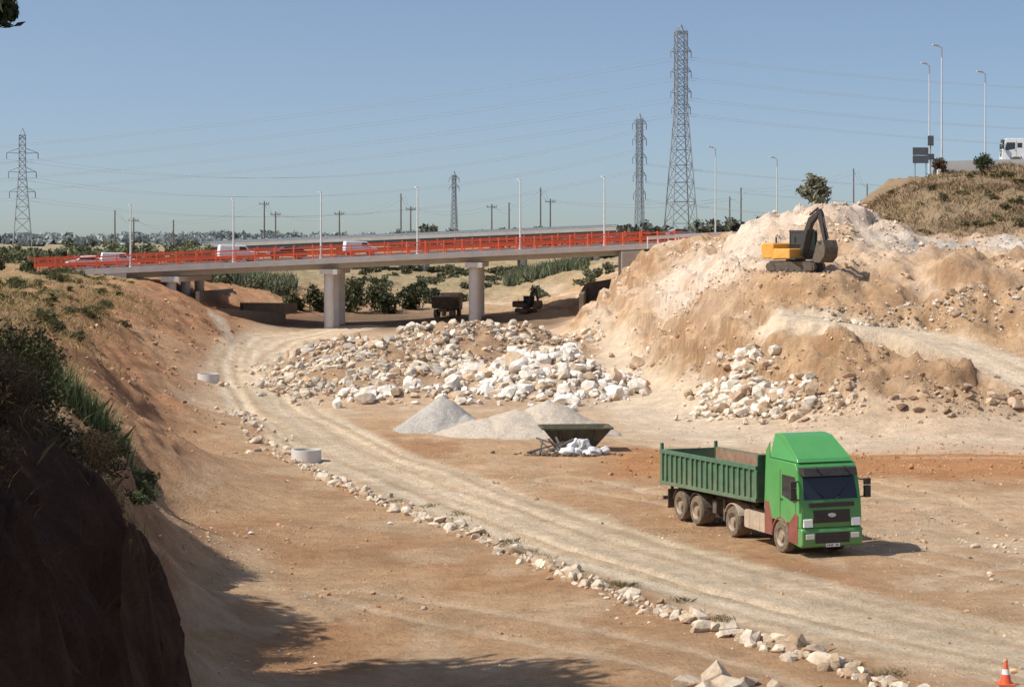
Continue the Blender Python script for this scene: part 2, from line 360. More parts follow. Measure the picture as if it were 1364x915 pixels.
F=np.stack([i,i+1,i+nc+1,i+nc],-1).reshape(-1,4)
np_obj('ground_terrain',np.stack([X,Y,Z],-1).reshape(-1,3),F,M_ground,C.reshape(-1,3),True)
# ---------------------------------------------------------------- ROCKS
def hull(n,flat=.75):
    bm=bmesh.new()
    for k in range(n):
        v=Vector(rng.normal(size=3)).normalized()*(.75+.35*rng.random()); v.z*=flat; v.y*=.85; bm.verts.new(v)
    bmesh.ops.convex_hull(bm,input=bm.verts)
    bmesh.ops.delete(bm,geom=[v for v in bm.verts if not v.link_faces],context='VERTS')
    bmesh.ops.triangulate(bm,faces=bm.faces); bm.verts.index_update()
    V=np.array([v.co[:] for v in bm.verts]);F=np.array([[v.index for v in f.verts] for f in bm.faces]); bm.free(); return V,F
HU=[hull(int(rng.integers(16,30)),.55+.35*rng.random()) for _ in range(22)]
def rocks(name,P,S,Cc,mat=None,sink=.15):
    P=np.asarray(P,float); z=height(P[:,0],P[:,1]) if P.shape[1]==2 else P[:,2]
    Vs=[];Fs=[];Cs=[];b=0
    for k in range(len(P)):
        V,F=HU[rng.integers(len(HU))]
        a=rng.random()*6.283;c,s=math.cos(a),math.sin(a); tl=rng.normal()*.45; ct,st_=math.cos(tl),math.sin(tl)
        R=np.array([[c,-s,0],[s,c,0],[0,0,1]])@np.array([[1,0,0],[0,ct,-st_],[0,st_,ct]])
        sc=S[k]*(.65+.6*rng.random(3))*.5
        v=(V*sc)@R.T; v+= (P[k,0],P[k,1],z[k]+S[k]*(.5-sink)*.45)
        Vs.append(v);Fs.append(F+b);Cs.append(np.repeat(Cc[k][None],len(v),0)*(1+rng.normal(size=(len(v),1))*.05)); b+=len(v)
    return np_obj(name,np.concatenate(Vs),np.concatenate(Fs),mat or M_rock,np.clip(np.concatenate(Cs),0,.9))
def rcol(n,c,var=.15,c2=None,p=.3):
    c=np.array(c)*1.06; out=np.repeat(c[None],n,0)
    if c2 is not None: out[rng.random(n)<p]=np.array(c2)
    return out*(1+rng.normal(size=(n,1))*var)
pts=[];sz=[]
for k in range(len(S_line)-1):
    a,b=S_line[k],S_line[k+1]; L=np.hypot(*(b-a)); w=.38 if a[1]<96 else .8
    dens=12.0 if a[1]<96 else 4
    for _ in range(max(1,int(L*dens))):
        q=a+(b-a)*rng.random()+rng.normal(size=2)*w*.7; pts.append(q); sz.append(min(.85,.13+rng.exponential(.16)+(.22*rng.random() if a[1]<56 else 0)))
rocks('boundary_stone_row',pts,sz,rcol(len(pts),(.68,.57,.44),.12,(.49,.35,.23),.3),sink=.35)
def scatter(n,x0,x1,y0,y1,wf):
    out=[]
    while len(out)<n:
        x=rng.uniform(x0,x1,n*2);y=rng.uniform(y0,y1,n*2);w=wf(x,y)
        k=rng.random(n*2)<w; out+=list(zip(x[k],y[k]))
    return np.array(out[:n])
P=scatter(7200,-20,8,120,194,lambda x,y:np.clip(mounds(x,y)[0]*.8,0,1)*(.10+.90*ss(-.12,.18,fbm(x*.25,y*.1,55,3))))
sz=np.clip(.12+rng.exponential(.21,len(P)),.1,1.3)
cc=rcol(len(P),(.66,.575,.46),.12,(.49,.35,.22),.35); dk=rng.random(len(P))<.22; cc[dk]=rcol(dk.sum(),(.42,.37,.31),.1)
rocks('rubble_pile',P,sz,cc,sink=.2)
P=scatter(1900,-11,9,118,152,lambda x,y:np.clip(mounds(x,y)[1]*1.0,0,1))
sz=np.clip(.22+rng.exponential(.33,len(P)),.16,1.7)
rocks('boulder_pile',P,sz,rcol(len(P),(.76,.70,.62),.11,(.57,.44,.31),.22),sink=.08)
P=np.concatenate([np.stack([rng.normal(13.2,1.15,420),rng.normal(117.6,2.3,420)],1),np.stack([rng.normal(14.6,1.0,160),rng.normal(112.5,1.4,160)],1)])
rocks('toe_boulders',P,np.clip(.24+rng.exponential(.27,len(P)),.2,1.2),rcol(len(P),(.70,.63,.52),.12,(.48,.35,.24),.28),sink=.05)
P=np.stack([rng.uniform(15,19,140),rng.normal(109.6,1.0,140)],1)
rocks('small_rubble',P,np.clip(.14+rng.exponential(.18,len(P)),.1,.8),rcol(len(P),(.62,.52,.40),.12,(.46,.33,.22),.3),sink=.2)
P=np.stack([rng.uniform(20,28.5,170),rng.normal(108.6,1.4,170)],1)
rocks('broken_slabs',P,np.clip(.12+rng.exponential(.24,len(P)),.1,1.2),rcol(len(P),(.44,.33,.24),.2,(.28,.18,.11),.45),sink=.35)
def wslope(x,y):
    b=rbf(x,y); return ss(.4,1.5,b)*(.10+.90*ss(.05,.4,fbm(x*.3,y*.12,66,3)))
P=scatter(7000,9,44,104,160,wslope); P=P[pdist(P[:,0],P[:,1],S_ramp)[0]>2.2]; rocks('spoil_bank_stones',P,np.clip(.05+rng.exponential(.075,len(P)),.04,.65),rcol(len(P),(.64,.49,.35),.15,(.38,.235,.13),.5),sink=.35)
P=scatter(1900,19,44,122.5,126.5,lambda x,y:.4+.6*ss(0,.3,fbm(x*.4,y*.3,5,3))); rocks('grey_rubble_band',P,np.clip(.07+rng.exponential(.12,len(P)),.06,.8),rcol(len(P),(.60,.53,.44),.15,(.34,.24,.16),.4),sink=.25)
P=scatter(2400,9,31,146,200,wslope); rocks('upper_spoil_stones',P,np.clip(.06+rng.exponential(.12,len(P)),.06,.9),rcol(len(P),(.71,.58,.45),.11),sink=.3)
P=scatter(1500,-32,-14,60,200,lambda x,y:ss(.3,1.,rbf(x,y))*(1-ss(5,6,rbf(x,y)))); rocks('left_bank_stones',P,np.clip(.05+rng.exponential(.09,len(P)),.05,.6),rcol(len(P),(.48,.30,.18),.2,(.3,.15,.08),.4),sink=.3)
P=scatter(11000,-16,26,44,112,lambda x,y:(.08+.9*ss(.05,.5,fbm(x*.3,y*.2,99,3)))*np.where(pdist(x,y,S_road)[0]<2.6,.15,1))
rocks('loose_stones',P,np.clip(.022+rng.exponential(.032,len(P)),.022,.35),rcol(len(P),(.53,.33,.19),.2,(.68,.55,.42),.22),sink=.4)
P=np.array([(4.0,46.8),(4.7,46.5),(5.4,46.9),(5.0,45.8),(6.0,46.1),(4.3,45.6)]); rocks('foreground_boulders',P,[.8,1.0,.7,1.2,.6,.9],rcol(6,(.62,.52,.40),.08),sink=.3)
P=np.stack([rng.uniform(4,26,700),rng.uniform(86,99,700)],1); rocks('red_soil_clods',P,np.clip(.04+rng.exponential(.06,700),.04,.35),rcol(700,(.46,.22,.10),.15),sink=.3)
P=scatter(700,12,26,44,74,lambda x,y:.1+.9*ss(.1,.4,fbm(x*.4+y*.2,y*.12,77,4))); rocks('pale_clods',P,np.clip(.04+rng.exponential(.06,700),.04,.35),rcol(700,(.68,.53,.37),.1),sink=.35)
# ---------------------------------------------------------------- gravel heaps
def heap(name,lobes,col):
    n=130; xs=[l[0] for l in lobes]; ys=[l[1] for l in lobes]; R=max(l[3] for l in lobes)*1.25
    x=np.linspace(min(xs)-R,max(xs)+R,n); y=np.linspace(min(ys)-R,max(ys)+R,n); Xg,Yg=np.meshgrid(x,y)
    h=np.zeros_like(Xg)
    for a,b,hh,r in lobes:
        d=np.hypot(Xg-a,Yg-b)*(1+.13*fbm(Xg*.9,Yg*.9,4,3)); h=np.maximum(h,hh*np.clip(1-d/r,0,1)**1.1-.16*np.exp(-(d/.6)**2))
    h+= .07*fbm(Xg*2.2,Yg*2.2,8,4,.6)*(h>.02)
    Zg=height(Xg,Yg)*.5+np.where(h>.0,h,-.25)
    i=np.arange(n-1)[:,None]*n+np.arange(n-1)[None,:]
    V=np.stack([Xg,Yg,Zg],-1).reshape(-1,3)
    cc=np.array(col)[None]*(1+.12*fbm(Xg*1.2,Yg*1.2,2,4).reshape(-1,1))
    np_obj(name,V,np.stack([i,i+1,i+n+1,i+n],-1).reshape(-1,4),M_gravel,cc,True)
heap('gravel_heap',[(-3.7,108,1.95,2.6),(-2.4,107,1.0,1.8)],(.42,.385,.34))
heap('sand_heap',[(1.9,106.3,1.85,3.4),(.3,105.6,1.45,3.2),(-1.4,105.3,1.0,2.6),(3.6,105.8,.9,2.2)],(.53,.45,.355))
# ---------------------------------------------------------------- FOLIAGE
def quads(name,Cn,size,cols,mat,el=1.6,flat=0,parent=None):
    n=len(Cn); a=rng.normal(size=(n,3)); a[:,2]*=(1-flat); a/=np.linalg.norm(a,axis=1)[:,None]
    b=rng.normal(size=(n,3)); b-=a*np.sum(a*b,1)[:,None]; b/=np.linalg.norm(b,axis=1)[:,None]
    s=(size*(.6+.8*rng.random(n)))[:,None]; a=a*s*el*.5;b=b*s*.5
    V=np.stack([Cn-a,Cn+b*.8-a*.1,Cn+a,Cn-b*.8-a*.1],1).reshape(-1,3)
    return np_obj(name,V,np.arange(4*n).reshape(-1,4),mat,np.repeat(cols,4,0),False,parent)
def clumps(c,r,n,k,spread=.33):
    c=np.array(c,float); r=np.array(r,float)
    d=rng.normal(size=(k,3)); d/=np.linalg.norm(d,axis=1)[:,None]; d*= (rng.random((k,1))**.45)*.78
    ix=rng.integers(0,k,n); sh=.7+.6*rng.random(k)
    p=d[ix]+np.clip(rng.normal(size=(n,3)),-2,2)*spread*.5; return c+p*r, sh[ix]
def bushes(name,L,size,col,mat=None,el=1.6,cvar=.15):
    Ps=[];Cs=[]
    for (x,y,z,rx,rz,n) in L:
        p,s=clumps((x,y,z),(rx,rx,rz),n,max(5,int(n/45)))
        Ps.append(p); f=.75+.5*rng.random(); w=rng.random()
        base_=np.array(col)*(1-.25*w)+np.array((.16,.13,.06))*.25*w
        Cs.append(base_[None]*(s*f)[:,None]*(1+rng.normal(size=(n,1))*cvar))
    return quads(name,np.concatenate(Ps),np.full(sum(map(len,Ps)),size),np.clip(np.concatenate(Cs),0,1),mat or M_leaf,el)
def blades(name,P,hgt,wid,cols,lean=.35,parent=None):
    n=len(P); z=height(P[:,0],P[:,1]) if P.shape[1]==2 else P[:,2]
    b=np.stack([P[:,0],P[:,1],z-.03],1); a=rng.random(n)*6.283; w=np.stack([np.cos(a),np.sin(a),np.zeros(n)],1)*(wid*.5)
    l=rng.normal(size=(n,3))*lean; l[:,2]=0; h=(hgt*(.4+rng.random(n)))[:,None]
    mid=b+l*h*.35+np.array([0,0,1])*h*.55; tip=b+l*h+np.array([0,0,1])*h*.95
    V=np.stack([b-w,b+w,mid+w*.7,tip,mid-w*.7],1).reshape(-1,3)
    return np_obj(name,V,np.arange(5*n).reshape(-1,5),M_grass,np.repeat(cols,5,0),False,parent)
def tuftpts(cent,r,n):
    cent=np.asarray(cent); ix=rng.integers(0,len(cent),n); return cent[ix]+np.clip(rng.normal(size=(n,2)),-2,2)*r
def gcol(n,c,v=.25): return np.clip(np.array(c)[None]*(1+rng.normal(size=(n,1))*v),0.01,1)
P=scatter(30000,29.5,62,158,200,lambda x,y:ss(29.5,32.5,x+fbm(x*.3,y*.2,51,4))*ss(158,165,y)*(.15+.85*ss(-.2,.3,fbm(x*.3,y*.3,8,3))))
pc=fbm(P[:,0]*.25,P[:,1]*.2,19,4)[:,None]
blades('hill_dry_grass',P,.38,.09,np.clip(gcol(len(P),(.30,.215,.125))*(1+.6*pc)+np.array([-.03,.0,-.01])*ss(.1,.5,pc),.02,1),.6)
L=[]
for _ in range(46):
    x=rng.uniform(31,56); y=rng.uniform(164,191); L.append((x,y,H1(x,y)+.2,rng.uniform(.4,1.1),rng.uniform(.3,.6),300))
bushes('hill_scrub',L,.16,(.13,.115,.06))
P=scatter(32000,-34,-9,36,175,lambda x,y:ss(3.2,6.0,rbf(x,y)+1.8*fbm(x*.2,y*.1,5,3)))
blades('left_bank_dry_grass',P,.36,.035,gcol(len(P),(.38,.28,.135)),.6)
P=scatter(26000,-13,-5,19,56,lambda x,y:ss(5.2,6.4,rbf(x,y))); blades('cliff_top_grass',P,.26,.009,gcol(len(P),(.12,.085,.045),.4),.7)
ce=[S_line[k]+rng.normal(size=2)*.4+np.array([.45,.45]) for k in rng.integers(30,len(S_line)-1,30)]
P=tuftpts(ce,.22,3600); blades('roadside_grass_tufts',P,.14,.014,gcol(len(P),(.18,.15,.075)),.9)
def onb(x,y,r,rz,n): return (x,y,H1(x,y)+rz*.45,r,rz,n)
bushes('bank_shrub',[onb(-12.4,51,1.3,1.4,4600),onb(-11.4,47,1.2,1.2,4600),onb(-11.1,54,1.0,.9,2600),onb(-13.6,56,1.1,1.2,2600),onb(-9.9,43,1.0,.9,3000),onb(-14.3,61,1.0,.9,2200),onb(-15.5,66,1.1,.8,2200),onb(-12,44,1.3,1.2,3500)],.06,(.055,.062,.027),None,2.2)
bushes('dry_brush',[onb(-8.7,38.5,1.0,.9,9000),onb(-7.3,34.2,.9,.6,9000),onb(-6.6,31,.8,.5,9000),onb(-7.0,28,.8,.5,9000),onb(-6.5,25,.8,.45,8000),onb(-8.8,34,1.1,.9,8000),onb(-9.4,38,1.1,.9,8000),onb(-9.6,46,.9,.8,6000),onb(-10.4,50,.9,.8,5000),onb(-7.6,36,.9,.6,8000),onb(-6.0,22,.7,.45,6000),onb(-9.0,42,.9,.7,6000)],.014,(.085,.058,.034),None,9)
bushes('low_shrub',[onb(-11.7,63,.85,.5,1700),onb(-11.1,60.5,.65,.45,1300),onb(-12.4,66,.75,.5,1300),onb(-10.9,58,.5,.4,900)],.06,(.095,.11,.05),None,2.4)
P=tuftpts([(-12.6,61.5),(-12.9,62.5),(-12.3,62.8),(-13.3,60.8)],.30,1700); blades('reed_clump',P,1.2,.03,gcol(len(P),(.17,.22,.10),.25),.28)
L=[];tf=[]
for _ in range(100):
    y=rng.uniform(92,205); xt=-.17*y-6+ (y-92)*.03; x=xt-rng.uniform(0,9)-max(0,(y-150)*.02)
    z0=rbf(np.array([x]),np.array([y]))[0]
    if z0<1.6 or rng.random()<.2: continue
    r=.25+rng.exponential(.38); r=min(r,1.4)
    for _k in range(rng.integers(1,4)):
        L.append(onb(x+rng.normal()*r*.9,y+rng.normal()*r*2,r*rng.uniform(.5,1),r*rng.uniform(.3,.6),int(500*r)+100))
    tf.append((x,y))
bushes('slope_shrubs',L,.07,(.11,.115,.052),None,3.2)
P=tuftpts(tf,.9,6500); blades('slope_grass',P,.4,.03,gcol(len(P),(.30,.24,.11),.3),.6)
def tree(name,x,y,z,h,R,Rz,n,ls,col,limb=None,lean=0,k=26,lim=None):
    e=empty(name,(x,y,z)); mb=MB(); top=h-Rz*.5
    seg=[(0,0,0)]+[(lean*top*q+rng.normal()*.12,rng.normal()*.12,top*q) for q in (.3,.6,.85,1)]
    r0=h*.022+.05
    for q in range(4): mb.cyl(seg[q],seg[q+1],r0*(1-q*.2),r0*(1-(q+1)*.2),10)
    d=rng.normal(size=(k,3)); d/=np.linalg.norm(d,axis=1)[:,None]; d*=(rng.random((k,1))**.4)*.8
    cen=d*np.array([R,R,Rz])+np.array([lean*top,0,h-Rz]); nk=len(cen)
    if limb is not None: cen=np.concatenate([cen,np.array(limb)])
    for j,c in enumerate(cen):
        s=seg[2+int(rng.integers(0,3))]; m=(np.array(s)*.5+c*.5)+rng.normal(size=3)*R*.06-np.array([0,0,R*.06])
        q=.5 if j>=nk else 1
        mb.cyl(s,m,r0*.26*q,r0*.16*q,6); mb.cyl(m,c,r0*.16*q,r0*.04*q,6)
    mb.obj('trunk_and_limbs',[M_bark],e)
    ix=rng.integers(0,len(cen),n); sp=np.full(len(cen),R*.2); 
    if limb is not None: sp[nk:]=.15
    nz=np.clip(rng.normal(size=(n,3)),-2.0,2.0)
    p=cen[ix]+nz*sp[ix][:,None]*np.array([1,1,.7]); sh=(.7+.6*rng.random(len(cen)))[ix]
    quads('crown_leaves',p,np.full(n,ls),np.clip(np.array(col)[None]*sh[:,None]*(1+rng.normal(size=(n,1))*.15),0,1),M_leaf,2.2,parent=e)
    return e
G=(.05,.065,.03)
tree('pine_tree',-16.4,42.2,H1(-16.4,42.2),10.8,4.4,3.6,20000,.25,G,k=46)
tree('pine_tree',-19.5,51,H1(-19.5,51),7.5,2.6,2.2,5000,.2,G)
z3=H1(-12.6,25)
tree('pine_tree',-12.6,25,z3,8.6,2.9,2.4,16000,.085,G,limb=[(5.95,.9,13.25-z3),(5.7,1.1,13.45-z3),(4.9,.8,13.9-z3),(4.2,.6,14.0-z3),(5.3,1.4,13.7-z3)])
tree('pine_tree',-12.6,17.5,H1(-12.6,17.5),8.4,3.0,2.4,9000,.17,G)  # unseen pine, added to throw shade on the near cliff
tree('pine_tree',-14.0,31.5,H1(-14,31.5),8.6,3.2,2.4,11000,.17,G)  # also added out of view, for its shadow on the cliff top
tree('pine_tree',-19,37,H1(-19,37),9.5,3.8,3.0,9000,.2,G)
tree('eucalyptus_tree',44.7,300,10.5,8.8,2.6,3.2,1300,.42,(.22,.21,.15),k=12)
def onb2(x,y,z,r,rz,n): return (x,y,z+rz*.5,r,rz,n)
bushes('round_shrub',[onb2(41.2,195.5,16.5,.95,.8,900)],.16,(.09,.06,.035))
bushes('round_shrub',[onb2(45.4,196,16.7,1.1,1.0,1000)],.16,(.05,.07,.028))
L=[(x,y,z+h*.35,r,h*.6,int(600*r)) for x,y,z,r,h in [(-16.5,246,1.2,2.4,4.0),(-19.5,243,1.0,2.0,4.8),(-12.5,249,1.2,2.0,2.8),(-23,240,1.0,1.6,4.2),(-25.5,238,1.2,1.5,3.0),(-10.5,262,1.5,1.8,2.2),(-15,243,1.0,1.5,3.0)]]
bushes('riverside_shrubs',L,.30,(.07,.085,.045))
P=np.concatenate([np.stack([rng.uniform(-45,-29,4200),rng.uniform(262,276,4200)],1),np.stack([rng.uniform(-1,11,3600),rng.uniform(286,304,3600)],1)])
blades('reed_bed',P,1.7,.12,gcol(len(P),(.15,.17,.10),.35),.25)
L=[]
for _ in range(60): x=rng.uniform(-24,16);y=rng.uniform(258,335); L.append((x,y,H1(x,y)+.4,rng.uniform(.8,2.2),rng.uniform(.5,1.2),300))
for _ in range(22): x=rng.uniform(-46,-27);y=rng.uniform(250,262); L.append((x,y,H1(x,y)+.4,rng.uniform(.8,1.8),rng.uniform(.7,1.5),300))
bushes('riverbed_scrub',L,.3,(.13,.14,.085))
L=[]
for _ in range(90):
    x=rng.uniform(-96,-46); y=rng.uniform(236,330); h=rng.uniform(2.0,4.2)+1.3*math.sin(x*.35); L.append((x,y,6+h*.3,rng.uniform(1.6,3.6),max(.8,h*.5),420))
bushes('riverside_thicket',L,.42,(.14,.155,.09))
L=[(x,y,6+h*.35,r,h*.55,600) for x,y,r,h in [(-52,204,1.4,2.6),(-54.5,207,1.6,3.2),(-50.5,212,1.3,2.2),(-57,212,2,3),(-47.5,198,1.1,1.2),(-44.5,201,.9,.9)]]
bushes('roadside_shrubs',L,.28,(.08,.09,.045))
L=[]
def band(x0,x1,y,zt,n,zb_=6.5,r=(2,4),nn=260):
    for _ in range(n):
        h=(zt-zb_)*rng.uniform(.7,1.05); L.append((rng.uniform(x0,x1),y+rng.uniform(-12,12),zb_+h*.55,rng.uniform(*r),h*.5,nn))
band(-30,-14,450,12.0,9); band(-9,-5,450,11.8,3); band(4,9,450,12.2,4); band(21,34,420,12.8,12); band(33,50,380,13.6,16); band(52,62,400,12.6,8); band(-8,22,440,11.0,10)
bushes('distant_trees',L,.7,(.13,.145,.115))  # leaf colour greyed slightly to suggest distance haze
L=[]
for _ in range(300):
    y=rng.uniform(560,1100); x=rng.uniform(-.33,.33)*y; h=rng.uniform(2,4.0)*(y/700); L.append((x,y,6.5+h*.4,rng.uniform(5,10),h*.5,110))
bushes('horizon_tree_line',L,2.0,(.29,.33,.33))  # pale blue-grey: aerial haze mixed into the leaf colour
# ---------------------------------------------------------------- BRIDGE
nx,ny=-.2873,.9578
def bz(X): return 5.34+.0426*(X+49.2)
def BP(X,off,z): return (X+nx*off,224.97+.3*X+ny*off,bz(X)+z)
def bbox(mb,X0,X1,o0,o1,z0,z1,m=0):
    mb.hexa([BP(X0,o0,z0),BP(X1,o0,z0),BP(X1,o1,z0),BP(X0,o1,z0),BP(X0,o0,z1),BP(X1,o0,z1),BP(X1,o1,z1),BP(X0,o1,z1)],m)
br=empty('road_bridge',(0,0,0))
mb=MB(); xs=np.linspace(-62,20,42)
for a,b in zip(xs[:-1],xs[1:]): bbox(mb,a,b-.02,0,11,.55,.98)
bbox(mb,-62,20,-.12,.35,.46,1.06,1); bbox(mb,-62,20,10.65,11.12,.46,1.06,1)
for o in (1.2,3.6,6,8.4): bbox(mb,-62,18,o,o+.7,-.15,.55)
mb.obj('deck',[M_conc,M_concw],br)
mb=MB(); bbox(mb,-75,26,.9,10.1,.99,1.03); mb.obj('road_surface',[M_asph],br)
mb=MB()
for o in (1.05,9.9): bbox(mb,-75,26,o,o+.12,1.034,1.038)
for x in np.arange(-74,26,5): bbox(mb,x,x+2,5.45,5.57,1.034,1.038)
mb.obj('lane_markings',[M_white],br)
def railing(name,o,X0=-49.5,X1=19.5):
    mb=MB()
    for z,h in ((1.25,.09),(1.47,.08),(1.69,.08),(1.91,.08),(2.20,.14)): bbox(mb,X0,X1,o,o+.07,z,z+h)
    x=X0
    while x<X1: bbox(mb,x,x+.12,o-.06,o+.14,1.0,2.45); x+=2.0
    mb.obj(name,[M_orange],br)
railing('near_railing',.1); railing('far_railing',10.85)
mb=MB()
for o in (1.0,10.0):
    bbox(mb,-49.5,24,o-.1,o,1.45,1.78)
    for x in np.arange(-49,24,2): bbox(mb,x,x+.1,o,o+.12,1.03,1.7)
mb.obj('inner_guardrails',[M_orange],br)
mb=MB()
for Xp in (-35.9,-19.6,-4.0):
    p0=BP(Xp,.9,0); sl=.07 if Xp>-30 else .22
    for o in (0,4,8):
        q=(p0[0]+sl*o,p0[1]+o); zg=H1(*q)-1
        mb.cyl((q[0],q[1],zg),(q[0],q[1],p0[2]-.7),.54,n=24)
    a=(p0[0]-.95,p0[1]-.9);b=(p0[0]+.95,p0[1]-.9);c=(p0[0]+sl*9+.95,p0[1]+9);d=(p0[0]+sl*9-.95,p0[1]+9); z0,z1=p0[2]-.72,p0[2]-.16
    mb.hexa([(*a,z0),(*b,z0),(*c,z0),(*d,z0),(*a,z1),(*b,z1),(*c,z1),(*d,z1)])
mb.obj('piers',[M_concw],br)
def wall(mb,a,b,z0,z1a,z1b,t=.4,m=0):
    a=np.array(a,float);b=np.array(b,float);d=(b-a)/np.hypot(*(b-a)); n=np.array([-d[1],d[0]])*t
    mb.hexa([(*a,z0),(*b,z0),(*(b+n),z0),(*(a+n),z0),(*a,z1a),(*b,z1b),(*(b+n),z1b),(*(a+n),z1a)],m)
mb=MB()
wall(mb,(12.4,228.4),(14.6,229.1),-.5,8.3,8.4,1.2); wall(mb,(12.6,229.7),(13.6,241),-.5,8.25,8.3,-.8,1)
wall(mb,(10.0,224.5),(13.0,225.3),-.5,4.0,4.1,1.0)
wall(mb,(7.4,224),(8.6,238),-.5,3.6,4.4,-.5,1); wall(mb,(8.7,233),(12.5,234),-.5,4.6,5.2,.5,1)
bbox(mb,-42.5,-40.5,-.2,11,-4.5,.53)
mb.obj('abutments',[M_conc,M_shadeconc],br)
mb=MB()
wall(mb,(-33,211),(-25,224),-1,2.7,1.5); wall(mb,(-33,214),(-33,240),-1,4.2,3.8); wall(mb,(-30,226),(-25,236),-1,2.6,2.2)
mb.obj('retaining_wall',[M_shadeconc])
def lamp(x,y,z,h,arm=1.2,ang=0,r=.09):
    e=empty('street_lamp',(x,y,z),ang); mb=MB(); mb.cyl((0,0,0),(0,0,h),r,r*.6,10); mb.cyl((0,0,0),(0,0,.5),r*1.5,r*1.3,10)
    mb.cyl((0,0,h-.1),(arm,0,h+.12),r*.5,r*.4,8); mb.obj('pole',[M_steel],e)
    mb=MB(); mb.prof([(arm-.15,h+.02),(arm+.55,h+.14),(arm+.55,h+.22),(arm-.15,h+.2)],-.13,.13); mb.obj('luminaire',[M_steel],e,.02)
for X_,tp in ((-40,275),(-29.6,267),(-20.5,258),(-10.2,251),(1.1,241),(10.6,237)):
    p=BP(X_,.6,1.0); lamp(p[0],p[1],p[2],(10.4+(310-tp)*p[1]/2700)-p[2],.4,1.87,.12)
for x,y,z0,z1 in ((25.1,250,9.5,20.8),(34,260,9.5,19.9),(45.3,220,16,28.6),(42.4,200,15.6,28.7),(50.2,215,16,27.3)): lamp(x,y,z0,z1-z0,.5,3.5,.10)
def guard(name,P,mat,h=.8,hh=.32,step=2.):
    mb=MB()
    for a,b in zip(P[:-1],P[1:]):
        a=Vector(a);b=Vector(b); mb.beam(a+Vector((0,0,h)),b+Vector((0,0,h)),.08,0,hh); L=(b-a).length;k=0
        while k<L: q=a.lerp(b,k/L); mb.beam(q-Vector((0,0,.3)),q+Vector((0,0,h)),.1); k+=step
    return mb.obj(name,[mat])
guard('guard_rail',[(18.5,229.2,9.25),(24,231,9.5),(34,236,9.7)],M_white)
guard('guard_rail',[(14.5,217,9.0),(20,224,9.3),(26,228,9.5)],M_white)
ov=empty('highway_overpass',(0,0,0)); mb=MB()
def OP(X,o,z): return (X-.05*o,330+.05*X+o,8.25+.0412*(X+50)+z)
def obox(mb,a,b,o0,o1,z0,z1,m=0): mb.hexa([OP(a,o0,z0),OP(b,o0,z0),OP(b,o1,z0),OP(a,o1,z0),OP(a,o0,z1),OP(b,o0,z1),OP(b,o1,z1),OP(a,o1,z1)],m)
obox(mb,-50,17,0,12,-1.2,-.1,2); obox(mb,-50,17,-.2,.1,-.25,.45,0); obox(mb,-50,17,-.25,-.15,.55,.75,1); obox(mb,-50,17,11.9,12.2,-.25,.55,0)
for x in np.arange(-50,17,2): obox(mb,x,x+.1,-.2,-.1,.45,.75,1)
mb.obj('deck',[M_concw,M_blue,M_sign],ov)
mb=MB()
for X_ in (-45,-28,-14,2,14):
    for o in (2,10):
        p=OP(X_,o,-1.2); mb.cyl((p[0],p[1],1),p,.6,n=16)
mb.obj('piers',[M_conc],ov)
# ---------------------------------------------------------------- pylons
def pylon(x,y,z,h,wb,wt,waist,arms,th=.16,cols=1):
    e=empty('lattice_pylon',(x,y,z),.25); mb=MB()
    def w(q): 
        return (wb+(wt-wb)*min(1,q/waist)) if q<waist else wt
    lv=[0];
    while lv[-1]<h-2.0: lv.append(lv[-1]+max(1.5,w(lv[-1])*.85))
    lv[-1]=h-1.6
    sg=[(-1,-1),(1,-1),(1,1),(-1,1)]
    for a,b in zip(lv[:-1],lv[1:]):
        wa,wb_=w(a)/2,w(b)/2
        for k in range(4):
            s,t_=sg[k],sg[(k+1)%4]
            mb.beam((s[0]*wa,s[1]*wa,a),(s[0]*wb_,s[1]*wb_,b),th)
            mb.beam((s[0]*wa,s[1]*wa,a),(t_[0]*wb_,t_[1]*wb_,b),th*.6); mb.beam((t_[0]*wa,t_[1]*wa,a),(s[0]*wb_,s[1]*wb_,b),th*.6)
            mb.beam((s[0]*wb_,s[1]*wb_,b),(t_[0]*wb_,t_[1]*wb_,b),th*.6)
    for s in sg: mb.beam((s[0]*wt/2,s[1]*wt/2,lv[-1]),(0,0,h),th*.8)
    mb.obj('lattice_tower',[M_lat],e); mb=MB()
    for q,L in arms:
        for sd in (-1,1):
            for yy in (-wt/2,wt/2):
                mb.beam((sd*wt/2,yy,q),(sd*L,0,q+.1),th*.8); mb.beam((sd*wt/2,yy,q+1.1),(sd*L,0,q+.1),th*.6)
            mb.cyl((sd*L,0,q),(sd*L,0,q-1.3),.10,.10,6)
    mb.obj('cross_arms',[M_lat],e); return e
PR=(37.5,450,7.0);PL=(-108.7,450,6.8)
pylon(*PR,49.6,6.4,2.3,31,[(43.5,2.4),(39,2.4),(34.5,2.4),(31,2.2)],.18)
pylon(*PL,26.8,4.2,1.4,18,[(21.2,3.4),(17.0,3.0),(12.6,2.8)],.15)
pylon(28.3,450,7,30,2.0,1.2,15,[(27.5,1.6),(24.0,1.6),(20.0,1.6),(16,1.5),(12,1.4)],.14)
pylon(-20,700,7,24.7,2.4,1.2,18,[(22,1.8),(19,1.8)],.2)
def wires(name,segs,r=.05):
    cu=bpy.data.curves.new(name,'CURVE'); cu.dimensions='3D'; cu.bevel_depth=r; cu.bevel_resolution=0
    for a,b,sag in segs:
        s=cu.splines.new('POLY'); s.points.add(28)
        for k in range(29):
            q=k/28; p=Vector(a).lerp(Vector(b),q); p.z-=4*sag*q*(1-q); s.points[k].co=(*p,1)
    cu.materials.append(M_wire); link(bpy.data.objects.new(name,cu))
sg=[]
